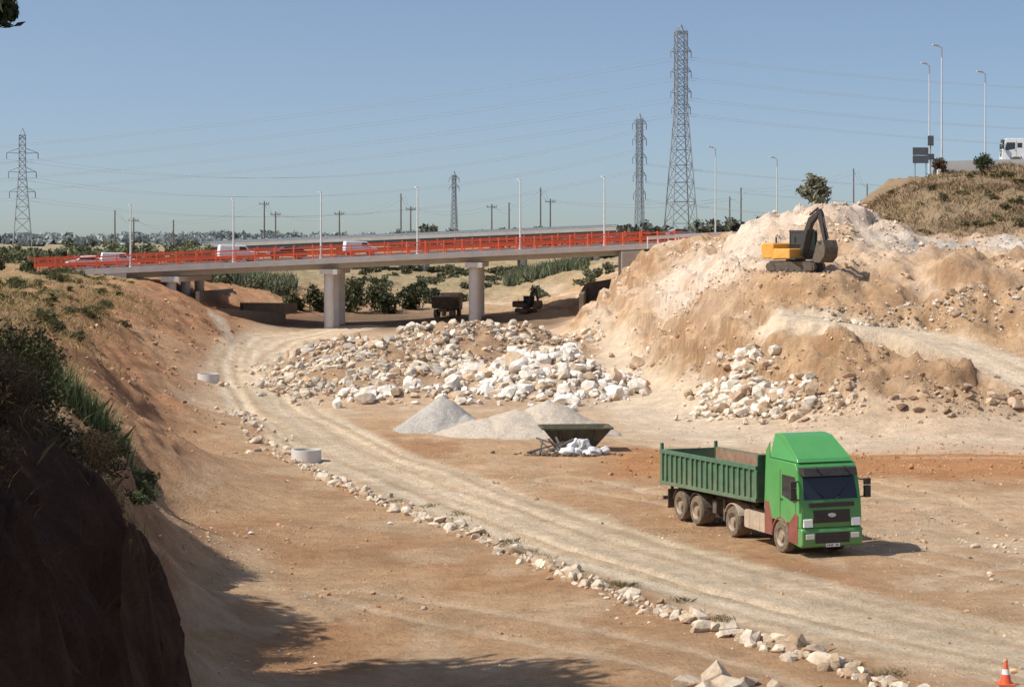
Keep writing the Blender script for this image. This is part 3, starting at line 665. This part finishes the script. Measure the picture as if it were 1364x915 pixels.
for q,L in ((43.5,2.4),(39,2.4),(34.5,2.4),(31,2.2)):
    for sd in (-1,1):
        sg.append(((37.5+sd*L,450,7+q-1.3),(-330+sd*L,470,2+q*.55),10)); sg.append(((37.5+sd*L,450,7+q-1.3),(330,430,7+q-2),9))
for q,L in ((21.2,3.4),(17,3.0),(12.6,2.8)):
    for sd in (-1,1): sg.append(((-108.7+sd*L,450,6.8+q-1.3),(28.3+sd,450,6.8+q+5),7)); sg.append(((-108.7+sd*L,450,6.8+q-1.3),(-300,450,6.8+q),6))
for q in (20,16,12):
    for sd in (-1,1): sg.append(((28.3+sd*1.5,450,7+q-1.3),(240,440,7+q),7))
wires('power_lines',sg,.030)
def upole(px,top,cross=True):
    x=(px-682)/6.; zt=10.4+(310-top)/6.; e=empty('utility_pole',(x,450,6)); mb=MB(); mb.cyl((0,0,0),(0,0,zt-6),.2,.14,8)
    if cross: mb.beam((-1.1,0,zt-6.7),(1.1,0,zt-6.7),.16); [mb.cyl((s,0,zt-6.7),(s,0,zt-6.2),.08,.06,6) for s in (-1,0.5,1)]
    mb.obj('pole',[M_wood],e); return (x,450,zt-.3)
pp=[upole(q[0],q[1],q[0]%3!=0) for q in ((153,280),(178,290),(231,293),(352,268),(367,282),(452,281),(534,258),(547,275),(655,272),(678,270),(720,250),(733,265),(972,262),(987,250),(1137,225),(1155,245))]
wires('distribution_lines',[(a,b,1.2) for a,b in zip(pp[:-1],pp[1:])]+[((a[0]+1,a[1],a[2]-.4),(b[0]+1,b[1],b[2]-.4),1.5) for a,b in zip(pp[:-1],pp[1:])],.028)
# ---------------------------------------------------------------- VEHICLES
def wheel(mb,x,y,r,w,side,rimo=.06):
    o=side*w/2; i=-o
    mb.lathe([(r*.56,i),(r*.93,i),(r,i*.75),(r,o*.75),(r*.93,o),(r*.60,o*1.02),(r*.56,o*.9),(r*.50,o*.55),(r*.30,o*.5),(r*.26,o*1.0),(r*.0001,o*1.02)],(x,y,r),30,[0,0,0,0,0,1,1,1,1,1])
    for k in range(10):
        a=k*.628; mb.cyl((x+r*.40*math.cos(a),y+o*.52,r+r*.40*math.sin(a)),(x+r*.40*math.cos(a),y+o*.66,r+r*.40*math.sin(a)),.022,n=6,m=1)
def arch(mb,x,y0,y1,r,zc,m=0,a0=10,a1=170,t=.04):
    P=[(x+r*math.cos(math.radians(a)),zc+r*math.sin(math.radians(a))) for a in np.linspace(a0,a1,13)]
    Q=[(x+(r+t)*math.cos(math.radians(a)),zc+(r+t)*math.sin(math.radians(a))) for a in np.linspace(a1,a0,13)]
    for k in range(12):
        mb.prof([P[k],P[k+1],Q[11-k],Q[12-k]],y0,y1,m)
def tractor(e,paint,skirt,fairing=True):
    mb=MB(); n=1.16
    mb.prof([(-.85,1.02),(.62,1.02),(.62,.95),(1.40,.95),(1.44,1.25),(1.40,1.78),(1.13,2.78),(.98,2.98),(-.85,2.98)],-n,n)
    mb.obj('cab_shell',[paint],e,.07,3)
    mb=MB()
    def ws(z,off=.012): return 1.40-(z-1.78)*.27+off
    mb.hexa([(ws(1.86)-.05,-1.03,1.86),(ws(1.86),-1.03,1.86),(ws(1.86),1.03,1.86),(ws(1.86)-.05,1.03,1.86),(ws(2.60)-.05,-.98,2.60),(ws(2.60),-.98,2.60),(ws(2.60),.98,2.60),(ws(2.60)-.05,.98,2.60)])
    for s in (-1,1):
        y=s*(n+.006)
        P=[(.10,1.88),(.98,1.72),(1.17,1.80),(.98,2.55),(.10,2.55)]
        mb.prof(P,y-.006,y+.006)
        mb.prof([(-.62,2.0),(-.12,2.0),(-.12,2.5),(-.62,2.5)],y-.006,y+.006) if not fairing else None
    mb.obj('windows',[M_glass],e)
    mb=MB()
    mb.hexa([(1.12,-1.10,2.66),(1.40,-1.02,2.60),(1.40,1.02,2.60),(1.12,1.10,2.66),(1.08,-1.10,2.86),(1.30,-1.02,2.84),(1.30,1.02,2.84),(1.08,1.10,2.86)])
    mb.box(1.38,1.455,-.86,.86,1.62,1.76); 
    for k in range(4): mb.box(1.40,1.463,-.66,.66,1.16+k*.085,1.21+k*.085)
    mb.box(1.40,1.452,-.70,.70,1.12,1.52)
    for k in range(3): mb.box(1.46,1.515,-.62,.62,.50+k*.10,.555+k*.10)
    mb.box(1.42,1.508,-.66,.66,.48,.82)
    for s in (-1,1):
        mb.box(-.05,-.03,s*1.165-.006,s*1.165+.006,1.1,2.7); mb.box(1.02,1.035,s*1.165-.006,s*1.165+.006,1.05,1.72); mb.box(.02,.14,s*1.18-.012,s*1.18+.012,1.72,1.77)
        mb.beam((1.22,s*1.15,2.45),(1.32,s*1.42,2.40),.04); mb.beam((1.25,s*1.15,1.85),(1.32,s*1.42,1.92),.04)
        mb.box(1.27,1.40,s*1.43-.11,s*1.43+.11,1.86,2.24); mb.box(1.27,1.40,s*1.43-.11,s*1.43+.11,2.27,2.47)
        mb.beam((1.44,s*.15,1.84),(1.27,s*.75,2.30),.025)
        mb.box(1.30,1.40,s*.55-.02,s*.55+.02,2.8,2.9)
    mb.obj('black_trim',[M_black],e,.015)
    mb=MB()
    mb.prof([(.60,.42),(1.40,.34),(1.49,.42),(1.50,.88),(1.44,.96),(.60,.93)],-1.17,1.17)
    mb.obj('bumper',[paint],e,.05,3)
    mb=MB()
    for s in (-1,1):
        mb.prof([(.60,.44),(1.22,.44),(1.22,1.35),(1.05,1.42),(.60,1.04)],s*1.175-.012,s*1.175+.012)
        mb.prof([(-1.15,.48),(-.60,.48),(-.60,1.04),(-.86,1.55),(-1.15,1.55)],s*1.14-.03,s*1.14+.03)
        arch(mb,0,s*1.17-.32 if s>0 else s*1.17,s*1.17 if s>0 else s*1.17+.32,.58,.52,0,5,175,.07)
    mb.obj('side_skirts_and_fenders',[skirt],e,.012)
    mb=MB()
    for s in (-1,1):
        mb.prof([(1.34,1.00),(1.50,1.00),(1.47,1.24),(1.36,1.30)],s*.92-.17,s*.92+.17,0)
        mb.box(1.49,1.515,s*.86-.16,s*.86+.16,.62,.78,0)
    mb.obj('headlights',[M_lamp],e,.01)
    mb=MB()
    ov_=[(.15*math.cos(a),.065*math.sin(a)) for a in np.linspace(0,2*math.pi,24,endpoint=False)]
    mb.add([(1.462,y,1.36+z) for y,z in ov_]+[(1.475,y,1.36+z) for y,z in ov_],[tuple(range(24)),tuple(range(47,23,-1))]+[(k,24+k,24+(k+1)%24,(k+1)%24) for k in range(24)])
    mb.obj('emblem',[M_steel],e)
    mb=MB(); mb.box(1.512,1.522,-.27,.27,.36,.47,0)
    for k in range(7):
        if k!=4: mb.box(1.523,1.525,-.22+k*.065,-.182+k*.065,.385,.445,1)
    mb.obj('number_plate',[M_white,M_black],e)
    if fairing:
        mb=MB()
        a=[(-.85,3.0),(1.02,3.0),(.92,3.12),(-.15,3.74),(-.55,3.80),(-.85,3.78)]
        nn=len(a); yl=[1.12,1.06,1.04,.94,.92,.92]
        vs=[(x,-y,z) for (x,z),y in zip(a,yl)]+[(x,y,z) for (x,z),y in zip(a,yl)]
        mb.add(vs,[tuple(range(nn)),tuple(range(2*nn-1,nn-1,-1))]+[(i,nn+i,nn+(i+1)%nn,(i+1)%nn) for i in range(nn)])
        for s in (-1,1): mb.prof([(-1.28,1.25),(-.87,1.25),(-.87,3.5),(-1.15,3.2)],s*1.10-.02,s*1.10+.02)
        mb.obj('roof_fairing',[paint],e,.05,3)
    mb=MB()
    mb.box(-4.6,.9,-.50,-.38,.72,.98); mb.box(-4.6,.9,.38,.50,.72,.98); mb.box(-.2,.2,-.9,.9,.45,.6); mb.box(-3.75,-3.45,-.9,.9,.42,.58); mb.box(-1.3,-.9,-.9,.9,.7,1.0)
    mb.box(-1.1,-.88,-.9,.9,1.0,2.6); mb.cyl((-1.25,.8,1.0),(-1.25,.8,3.3),.07,n=10)
    mb.box(-4.2,-2.9,-.6,.6,1.0,1.12)
    mb.obj('tractor_chassis',[M_dark],e,.01)
    mb=MB()
    for s in (-1,1):
        mb.prof([(-2.75,.46),(-1.30,.46),(-1.24,.54),(-1.24,.98),(-1.32,1.06),(-2.72,1.06),(-2.80,.98),(-2.80,.54)],s*1.10-(.55 if s>0 else 0),s*1.10+(.55 if s<0 else 0))
        for q in (-2.4,-1.65): mb.box(q-.03,q+.03,s*1.108-.006,s*1.108+.006,.45,1.07)
        arch(mb,-3.6,s*.62,s*1.18,.60,.52,0,25,155,.03)
    mb.obj('fuel_tanks_and_mudguards',[M_tank],e,.03)
    mb=MB()
    for s in (-1,1):
        wheel(mb,0,s*1.0,.52,.32,s); wheel(mb,-3.6,s*.88,.52,.58,s)
    mb.obj('tractor_wheels',[M_tyre,M_rim],e)
hd=math.atan2(-.943,.332)
zt=H1(8.9,69)
tk=empty('tipper_truck',(9.72,66.0,zt+.01),hd); tk.scale=(1,.93,1)
tractor(tk,M_green,M_maroon)
mb=MB(); x0,x1=-9.55,-1.62
def zl(x): return 1.12+ (x+9.55)/7.93*.30
def zt_(x): return 2.40+(x+9.55)/7.93*.22
for s in (-1,1):
    y=s*1.17
    mb.hexa([(x0,y-.02,zl(x0)),(x1,y-.02,zl(x1)),(x1,y+.02,zl(x1)),(x0,y+.02,zl(x0)),(x0,y-.02,zt_(x0)),(x1,y-.02,zt_(x1)),(x1,y+.02,zt_(x1)),(x0,y+.02,zt_(x0))])
    yo=s*1.225
    for q,(za,zb_) in (('t',(-.14,.0)),('b',(0,.13))):
        f=zt_ if q=='t' else zl
        mb.hexa([(x0,yo-.05,f(x0)+za),(x1,yo-.05,f(x1)+za),(x1,yo+.05,f(x1)+za),(x0,yo+.05,f(x0)+za),(x0,yo-.05,f(x0)+zb_),(x1,yo-.05,f(x1)+zb_),(x1,yo+.05,f(x1)+zb_),(x0,yo+.05,f(x0)+zb_)])
    for k in range(19):
        x=x0+.05+k*(x1-x0-.17)/18; w=.11 if k%6 else .17
        mb.box(x,x+w,yo-.045,yo+.045,zl(x)+.13,zt_(x)-.14)
    mb.box(x0-.05,x0+.06,y-.06,y+.06,1.1,2.62)
mb.box(x0-.03,x0+.03,-1.15,1.15,1.14,2.38); mb.box(x1-.06,x1,-1.19,1.19,1.42,2.98); mb.box(x1-.1,x1+.05,-1.2,1.2,2.9,3.0)
for yy in (-.8,-.4,0,.4,.8): mb.box(x1,x1+.07,yy-.05,yy+.05,1.42,2.9)
mb.obj('tipper_body',[M_tgreen],tk,.008,1)
mb=MB(); mb.hexa([(x0,-1.14,1.2),(x1-.07,-1.14,1.5),(x1-.07,1.14,1.5),(x0,1.14,1.2),(x0,-1.14,1.27),(x1-.07,-1.14,1.57),(x1-.07,1.14,1.57),(x0,1.14,1.27)])
for s in (-1,1): mb.hexa([(x0+.04,s*1.145-.004,zl(x0)+.05),(x1-.08,s*1.145-.004,zl(x1)+.05),(x1-.08,s*1.145+.004,zl(x1)+.05),(x0+.04,s*1.145+.004,zl(x0)+.05),(x0+.04,s*1.145-.004,zt_(x0)-.02),(x1-.08,s*1.145-.004,zt_(x1)-.02),(x1-.08,s*1.145+.004,zt_(x1)-.02),(x0+.04,s*1.145+.004,zt_(x0)-.02)])
mb.box(x1-.085,x1-.065,-1.13,1.13,1.5,2.95)
mb.obj('tipper_body_lining',[M_inner],tk)
mb=MB()
for s in (-.45,.45): mb.hexa([(x0+.1,s-.06,.88),(-2.9,s-.06,1.0),(-2.9,s+.06,1.0),(x0+.1,s+.06,.88),(x0+.1,s-.06,1.16),(-2.9,s-.06,1.40),(-2.9,s+.06,1.40),(x0+.1,s+.06,1.16)])
for x in (-6.55,-7.95): mb.box(x-.07,x+.07,-.9,.9,.44,.60); mb.box(x-.4,x+.4,-.72,-.60,.6,.7); mb.box(x-.4,x+.4,.60,.72,.6,.7)
mb.box(x0,x0+.1,-1.15,1.15,.55,.68); mb.box(x0,x0+.1,-.8,-.7,.55,1.1); mb.box(x0,x0+.1,.7,.8,.55,1.1)
mb.box(-5.6,-5.3,-.95,-.55,.55,1.0); mb.box(-5.6,-5.3,.55,.95,.55,1.0); mb.box(-5.05,-4.9,-.8,-.7,.35,1.1); mb.box(-5.05,-4.9,.7,.8,.35,1.1)
mb.cyl((-2.1,0,1.0),(-2.1,0,1.5),.13,n=10)
for s in (-1,1):
    arch(mb,-6.55,s*.62,s*1.17,.60,.52,0,15,165,.03); arch(mb,-7.95,s*.62,s*1.17,.60,.52,0,15,165,.03)
    mb.box(-9.0,-8.97,s*.9-.28,s*.9+.28,.3,1.0)
mb.obj('trailer_chassis',[M_dark],tk,.008,1)
mb=MB(); [mb.box(x0-.02,x0,s*.95-.15,s*.95+.15,.58,.66) for s in (-1,1)]; mb.obj('tail_lights',[M_redl],tk)
mb=MB()
for s in (-1,1):
    for x in (-6.55,-7.95): wheel(mb,x,s*.88,.52,.58,s)
mb.obj('trailer_wheels',[M_tyre,M_rim],tk)
wt=empty('white_lorry',(50.6,204,17.0),math.pi-.12,.95); tractor(wt,M_white,M_white,False)
mb=MB(); mb.box(-13.5,-1.5,-1.22,1.22,1.15,3.7); mb.obj('box_trailer',[M_white],wt,.03)
mb=MB(); mb.box(-13.4,-2.9,-.5,.5,.8,1.14); mb.obj('trailer_frame',[M_dark],wt)
mb=MB(); [wheel(mb,x,s*.88,.5,.5,s) for x in (-9.6,-10.9,-12.2) for s in (-1,1)]; mb.obj('trailer_wheels',[M_tyre,M_rim],wt)
mb=MB(); mb.hexa([(41.5,197.6,15.3),(75,198.4,15.6),(75,198.8,15.6),(41.5,198,15.3),(41.5,197.6,17.35),(75,198.4,18.2),(75,198.8,18.2),(41.5,198,17.35)]); mb.obj('concrete_barrier',[M_concw])
mb=MB(); mb.hexa([(41.5,198.9,15.3),(75,199.6,15.6),(75,212,16.8),(44,212,16.3),(41.5,198.9,16.85),(75,199.6,17.15),(75,212,17.15),(44,212,16.85)]); mb.obj('highway_roadbed',[M_asph])
e=empty('traffic_sign',(40.1,199,15.6),.1); mb=MB()
for s in (-.55,.55): mb.cyl((s,0,0),(s,0,3.1),.05,n=8)
mb.obj('posts',[M_lat],e); mb=MB(); mb.box(-.8,.8,-.09,-.05,1.6,2.35); mb.box(-.8,.8,-.09,-.05,2.4,3.15); mb.obj('panels',[M_sign],e)
e=empty('traffic_sign',(41.5,201,15.8),.1); mb=MB(); mb.cyl((0,0,0),(0,0,4.2),.05,n=8); mb.obj('post',[M_lat],e)
mb=MB(); mb.box(-.35,.35,-.09,-.05,1.8,2.4); mb.box(-.3,.3,-.09,-.05,3.2,4.2); mb.obj('panels',[M_sign],e)
def car(name,X_,off,paint,van=False,sc=.8,flip=False,loc=None):
    p=BP(X_,off,1.05) if loc is None else loc
    e=empty(name,p,math.atan2(.3,1)+(math.pi if flip else 0),sc); mb=MB()
    if van: P=[(-2.15,.35),(2.1,.35),(2.2,.75),(1.95,1.05),(1.25,1.2),(.75,1.78),(-2.05,1.85),(-2.18,1.0)]
    else: P=[(-2.1,.35),(2.1,.35),(2.18,.7),(2.0,.88),(1.05,.98),(.45,1.42),(-1.1,1.46),(-1.85,1.02),(-2.15,.95)]
    mb.prof(P,-.86,.86); mb.obj('body',[paint],e,.07,3)
    mb=MB()
    for s in (-1,1):
        if van: mb.prof([(.05,1.2),(1.05,1.2),(.68,1.66),(.05,1.66)],s*.865-.005,s*.865+.005)
        else: mb.prof([(-1.55,1.03),(.88,1.03),(.38,1.35),(-1.05,1.37)],s*.865-.005,s*.865+.005)
    if van: mb.hexa([(1.20,-.74,1.25),(1.235,-.74,1.25),(1.235,.74,1.25),(1.20,.74,1.25),(.80,-.7,1.70),(.84,-.7,1.70),(.84,.7,1.70),(.80,.7,1.70)])
    else: mb.hexa([(.98,-.74,1.02),(1.02,-.74,1.02),(1.02,.74,1.02),(.98,.74,1.02),(.50,-.68,1.38),(.54,-.68,1.38),(.54,.68,1.38),(.50,.68,1.38)])
    mb.obj('windows',[M_glass],e); mb=MB()
    for x in (-1.35,1.35):
        for s in (-1,1): wheel(mb,x,s*.78,.33,.2,s)
    mb.obj('wheels',[M_tyre,M_rim],e); mb=MB(); mb.box(2.1,2.2,-.75,-.5,.62,.76); mb.box(2.1,2.2,.5,.75,.62,.76); mb.obj('headlights',[M_lamp],e)
car('white_car',-44.3,3.2,M_white,flip=True,sc=.92); car('white_van',-41.0,3.0,M_white,True,.84); car('white_van',-28.8,3.0,M_white,True,.98)
car('dark_car',-23.6,3.2,M_dcar,sc=.98,flip=True); car('white_van',-15.0,7,M_white,True,.86); car('silver_car',0,0,M_silver,sc=.8,loc=(19.6,235,9.7))
def excavator(x,y,rz,sc,paint,swing=.3,z=None):
    e=empty('excavator',(x,y,H1(x,y)-.03 if z is None else z),rz,sc)
    mb=MB()
    for s in (-1,1):
        P=[(-1.35,.06),(1.35,.06),(1.62,.22),(1.70,.42),(1.62,.62),(1.38,.76),(-1.38,.76),(-1.62,.62),(-1.70,.42),(-1.62,.22)]
        mb.prof(P,s*.98-.26,s*.98+.26)
        for k in range(14):
            q=-1.35+k*.208; mb.box(q-.05,q+.05,s*.98-.28,s*.98+.28,.02,.07); mb.box(q-.05,q+.05,s*.98-.28,s*.98+.28,.75,.80)
        for k in range(6): mb.cyl((-1.1+k*.44,s*1.22,.28),(-1.1+k*.44,s*1.27,.28),.13,n=12)
        for q in (-1.3,1.3): mb.cyl((q,s*1.22,.42),(q,s*1.28,.42),.26,n=14)
    mb.box(-.9,.9,-.8,.8,.35,.75); mb.cyl((0,0,.75),(0,0,.95),.65,n=20); mb.obj('tracks',[M_dark],e,.01)
    up=bpy.data.objects.new('upper_structure',None); up.rotation_euler=(0,0,swing); link(up,e)
    mb=MB()
    mb.prof([(-2.15,1.0),(-1.95,.95),(-.9,.95),(-.9,1.95),(-1.95,2.0),(-2.2,1.75)],-1.2,1.2)
    mb.box(-.9,.75,-1.2,.18,.95,1.62); mb.obj('counterweight_and_hood',[paint],up,.08,3)
    mb=MB(); mb.box(-.9,1.3,-1.15,1.2,.9,1.0); mb.box(-.88,.3,-1.21,-.3,1.2,1.4); mb.cyl((-1.3,-.6,1.9),(-1.3,-.6,2.4),.06,n=8)
    for (cx_,cy_) in ((-.85,.25),(-.85,1.15),(.75,.25),(.75,1.15),(.05,1.15)): mb.box(cx_-.05,cx_+.05,cy_-.05,cy_+.05,1.0,2.75)
    mb.prof([(-.92,2.7),(.80,2.7),(.7,2.84),(-.9,2.84)],.18,1.22); mb.box(-.9,.8,.2,1.2,1.0,1.5); mb.obj('cab_frame',[M_black],up,.02)
    mb=MB(); mb.box(-.84,.74,.23,1.17,1.5,2.7); mb.obj('cab_glass',[M_glass],up)
    mb=MB()
    B0=[(.55,1.25),(.95,1.1),(1.35,2.3),(1.75,3.25),(2.55,3.95),(2.45,4.15),(1.5,3.65),(.95,2.6)]
    mb.prof(B0,-.22,.10)
    mb.prof([(2.25,4.15),(2.55,4.25),(2.75,3.95),(3.15,2.15),(2.95,2.05),(2.45,3.5)],-.18,.06)
    mb.cyl((1.0,-.32,1.2),(1.55,-.32,2.9),.07,n=10); mb.cyl((1.0,.2,1.2),(1.55,.2,2.9),.07,n=10); mb.cyl((1.5,-.06,3.85),(2.3,-.06,4.3),.07,n=10); mb.cyl((2.8,-.06,3.7),(3.3,-.06,2.3),.06,n=10)
    mb.obj('boom_and_stick',[M_black],up,.02)
    mb=MB(); P=[(2.85,2.15),(3.45,2.2),(3.65,1.7),(3.55,1.1),(3.1,.72),(2.55,.75),(2.35,.95),(2.85,1.0),(3.2,1.3),(3.25,1.8),(3.0,2.0)]
    mb.prof(P,-.65,.5)
    for s in (-.65,.48): mb.prof([(2.85,2.1),(3.4,2.1),(3.55,1.1),(3.1,.75),(2.4,.85)],s,s+.03)
    for k in range(5): mb.prof([(2.15,.85),(2.42,.8),(2.42,.95)],-.62+k*.26,-.54+k*.26)
    mb.obj('bucket',[M_dark],up,.01); return e
excavator(18.9,135,math.radians(-26),1.0,M_yellow,-.55)
excavator(1.6,232,math.radians(-60),.68,M_brown,.2)
e=empty('dumper_truck',(-7.4,234,H1(-7.4,234)),math.radians(80),.95); mb=MB()
mb.hexa([(-3.2,-1.2,1.1),(.6,-1.2,1.1),(.6,1.2,1.1),(-3.2,1.2,1.1),(-3.6,-1.35,2.5),(.9,-1.35,2.5),(.9,1.35,2.5),(-3.6,1.35,2.5)])
for k in range(5): mb.box(-3.0+k*.8,-2.9+k*.8,-1.38,1.38,1.2,2.45)
mb.obj('tipping_body',[M_brown],e,.02); mb=MB(); mb.prof([(1.1,.8),(3.1,.8),(3.1,1.8),(2.8,2.9),(1.1,2.9)],-1.2,1.2); mb.obj('cab',[M_brown],e,.06)
mb=MB(); mb.hexa([(3.11,-1,1.9),(3.13,-1,1.9),(3.13,1,1.9),(3.11,1,1.9),(2.86,-1,2.7),(2.90,-1,2.7),(2.90,1,2.7),(2.86,1,2.7)]); mb.obj('windows',[M_glass],e)
mb=MB(); mb.box(-3.2,3,-.5,.5,.7,1.08); [wheel(mb,x,s*.95,.5,.4,s) for x in (-2.5,-1.2,2.1) for s in (-1,1)]; mb.obj('chassis_and_wheels',[M_tyre,M_rim],e)
# ---------------------------------------------------------------- skip hopper, rubbish, rings, cone
e=empty('metal_skip',(3.05,97.4,H1(3,97.4)),.08); mb=MB()
def ring8(z,x,y): return [(-x,-y,z),(x,-y,z),(x,y,z),(-x,y,z)]
o=ring8(.14,.85,.6)+ring8(1.12,1.66,1.0)+ring8(1.12,1.58,.93)+ring8(.24,.80,.55)
mb.add(o,[(0,3,2,1)]+[(i,(i+1)%4,4+(i+1)%4,4+i) for i in range(4)]+[(4+i,4+(i+1)%4,8+(i+1)%4,8+i) for i in range(4)]+[(8+i,8+(i+1)%4,12+(i+1)%4,12+i) for i in range(4)]+[(12,13,14,15)])
for s in (-1.02,1.02): mb.box(-1.68,1.68,s-.04,s+.04,1.05,1.14)
for s in (-1.68,1.68): mb.box(s-.04,s+.04,-.98,.98,1.052,1.138)
for a in (-.5,.5): mb.box(a-.1,a+.1,-.65,.65,0,.14)
for a in (-.9,0,.9): mb.beam((a*.75,-.66,.2),(a,-1.03,1.05),.06)
mb.obj('hopper_body',[M_hop],e,.01)
P=np.stack([rng.normal(2.3,.9,170),rng.normal(95.4,.5,170)],1); rocks('rubbish_heap',P,.12+.32*rng.random(170),rcol(170,(.13,.11,.09),.5,(.35,.25,.17),.4))
e=empty('rubbish_sacks',(0,0,0)); 
for k,(x,y,s) in enumerate([(2.6,94.9,.55),(3.1,95.1,.48),(3.9,95.3,.5),(4.3,95.6,.45),(2.9,95.6,.6),(3.5,94.8,.4),(2.2,95.4,.35),(3.4,95.5,.6)]):
    bm=bmesh.new(); bmesh.ops.create_icosphere(bm,subdivisions=3,radius=s*.6)
    for v in bm.verts:
        q=v.co; d=math.sin(q.x*9+k)*.05+math.sin(q.y*13+k*2)*.05+math.sin(q.z*17+q.x*11)*.04; v.co=q*(1+d*2.2); v.co.z*=.65; v.co.x*=1.2
    me=bpy.data.meshes.new('sack_%d'%(k+1)); bm.to_mesh(me); bm.free(); me.materials.append(M_bag); o=link(bpy.data.objects.new('sack_%d'%(k+1),me),e); o.location=(x,y,H1(x,y)+s*.32+(.2 if k in (4,7) else 0)); o.rotation_euler=(.2*k,.1*k,k)
mb=MB()
for k in range(12):
    a=rng.normal(size=2)*[.7,.3]; b=rng.normal(size=2)*[.9,.3]; mb.beam((2.4+a[0],95.3+a[1],.1),(2.4+b[0],95.3+b[1],.35+.4*rng.random()),.07)
mb.obj('scrap_planks',[M_wood])
def ring(x,y,r=.70,h=.6,mat=M_concw):
    mb=MB(); n=40; vs=[]
    for rr,z in ((r,0),(r,h),(r-.10,h),(r-.10,0)):
        for k in range(n): vs.append((rr*math.cos(6.2832*k/n),rr*math.sin(6.2832*k/n),z))
    mb.add(vs,[(a*n+k,a*n+(k+1)%n,((a+1)%4)*n+(k+1)%n,((a+1)%4)*n+k) for a in range(4) for k in range(n)])
    o=mb.obj('concrete_well_ring',[mat]); o.location=(x,y,H1(x,y)-.04); return o
ring(-9.6,94.6); ring(-20.0,133.6,.72,.62)
e=empty('traffic_cone',(11.35,46.6,H1(11.35,46.6)+.01)); mb=MB(); mb.cyl((0,0,.03),(0,0,.24),.14,.095,20,0); mb.cyl((0,0,.24),(0,0,.36),.095,.07,20,1); mb.cyl((0,0,.36),(0,0,.55),.07,.03,20,0); mb.box(-.19,.19,-.19,.19,0,.03,0)
mb.obj('cone_body',[M_cone,M_white],e)
mb=MB(); mb.beam((-11.6,75.0,.1),(-10.9,74.7,.12),.08); mb.obj('plank',[simple('plank_wood',(.5,.38,.25),.8)])
mb=MB()
for k in range(7):
    x,y=rng.uniform(-11,-2),rng.uniform(56,88); z=H1(x,y)+.02; a=rng.random()*3; s=.06+.07*rng.random()
    mb.add([(x-s*math.cos(a),y-s*math.sin(a),z),(x+s*math.sin(a),y-s*math.cos(a),z+.05),(x+s*math.cos(a),y+s*math.sin(a),z+.02),(x-s*math.sin(a),y+s*math.cos(a),z+.07)],[(0,1,2,3)])
mb.obj('litter',[M_bag])
mb=MB(); mb.box(9.2,12.0,87.5,89.0,.02,.35); mb.beam((9,89,.5),(12.3,89.5,.6),.12); mb.obj('steel_formwork',[M_inner])
# ---------------------------------------------------------------- LIGHT, SKY, CAMERA
el=math.radians(50); sd=Vector((-.95*math.cos(el),-.31*math.cos(el),math.sin(el))).normalized()
L_=bpy.data.lights.new('sun','SUN'); L_.energy=5.0; L_.angle=math.radians(.53); L_.color=(1,.955,.88)
so=link(bpy.data.objects.new('sun',L_)); so.rotation_euler=sd.to_track_quat('Z','Y').to_euler(); so.location=(-40,-20,60)
w=bpy.data.worlds.new('World'); SC.world=w; w.use_nodes=True; nt=w.node_tree; bg=nt.nodes['Background']
sky=nt.nodes.new('ShaderNodeTexSky'); sky.sky_type='NISHITA'; sky.sun_disc=False; sky.sun_elevation=el; sky.sun_rotation=math.atan2(sd.x,sd.y)%(2*math.pi)
sky.air_density=1.0; sky.dust_density=2.6; sky.ozone_density=1.3; sky.altitude=50
tc=nt.nodes.new('ShaderNodeTexCoord'); mp=nt.nodes.new('ShaderNodeVectorMath'); mp.operation='MULTIPLY_ADD'
mp.inputs[1].default_value=(1,1,1.8); mp.inputs[2].default_value=(0,0,.062)
nt.links.new(tc.outputs['Generated'],mp.inputs[0]); nt.links.new(mp.outputs[0],sky.inputs[0])
nt.links.new(sky.outputs[0],bg.inputs[0]); bg.inputs[1].default_value=.145
cam=bpy.data.cameras.new('camera'); co=link(bpy.data.objects.new('camera',cam)); co.location=(0,0,10.4); co.rotation_euler=(math.radians(90),0,0)
cam.sensor_width=36; cam.lens=36*2700/1364; cam.shift_y=-147.5/1364; cam.clip_end=30000; cam.clip_start=.5
SC.camera=co
SC.view_settings.view_transform='Standard'; SC.view_settings.look='None'; SC.view_settings.exposure=0
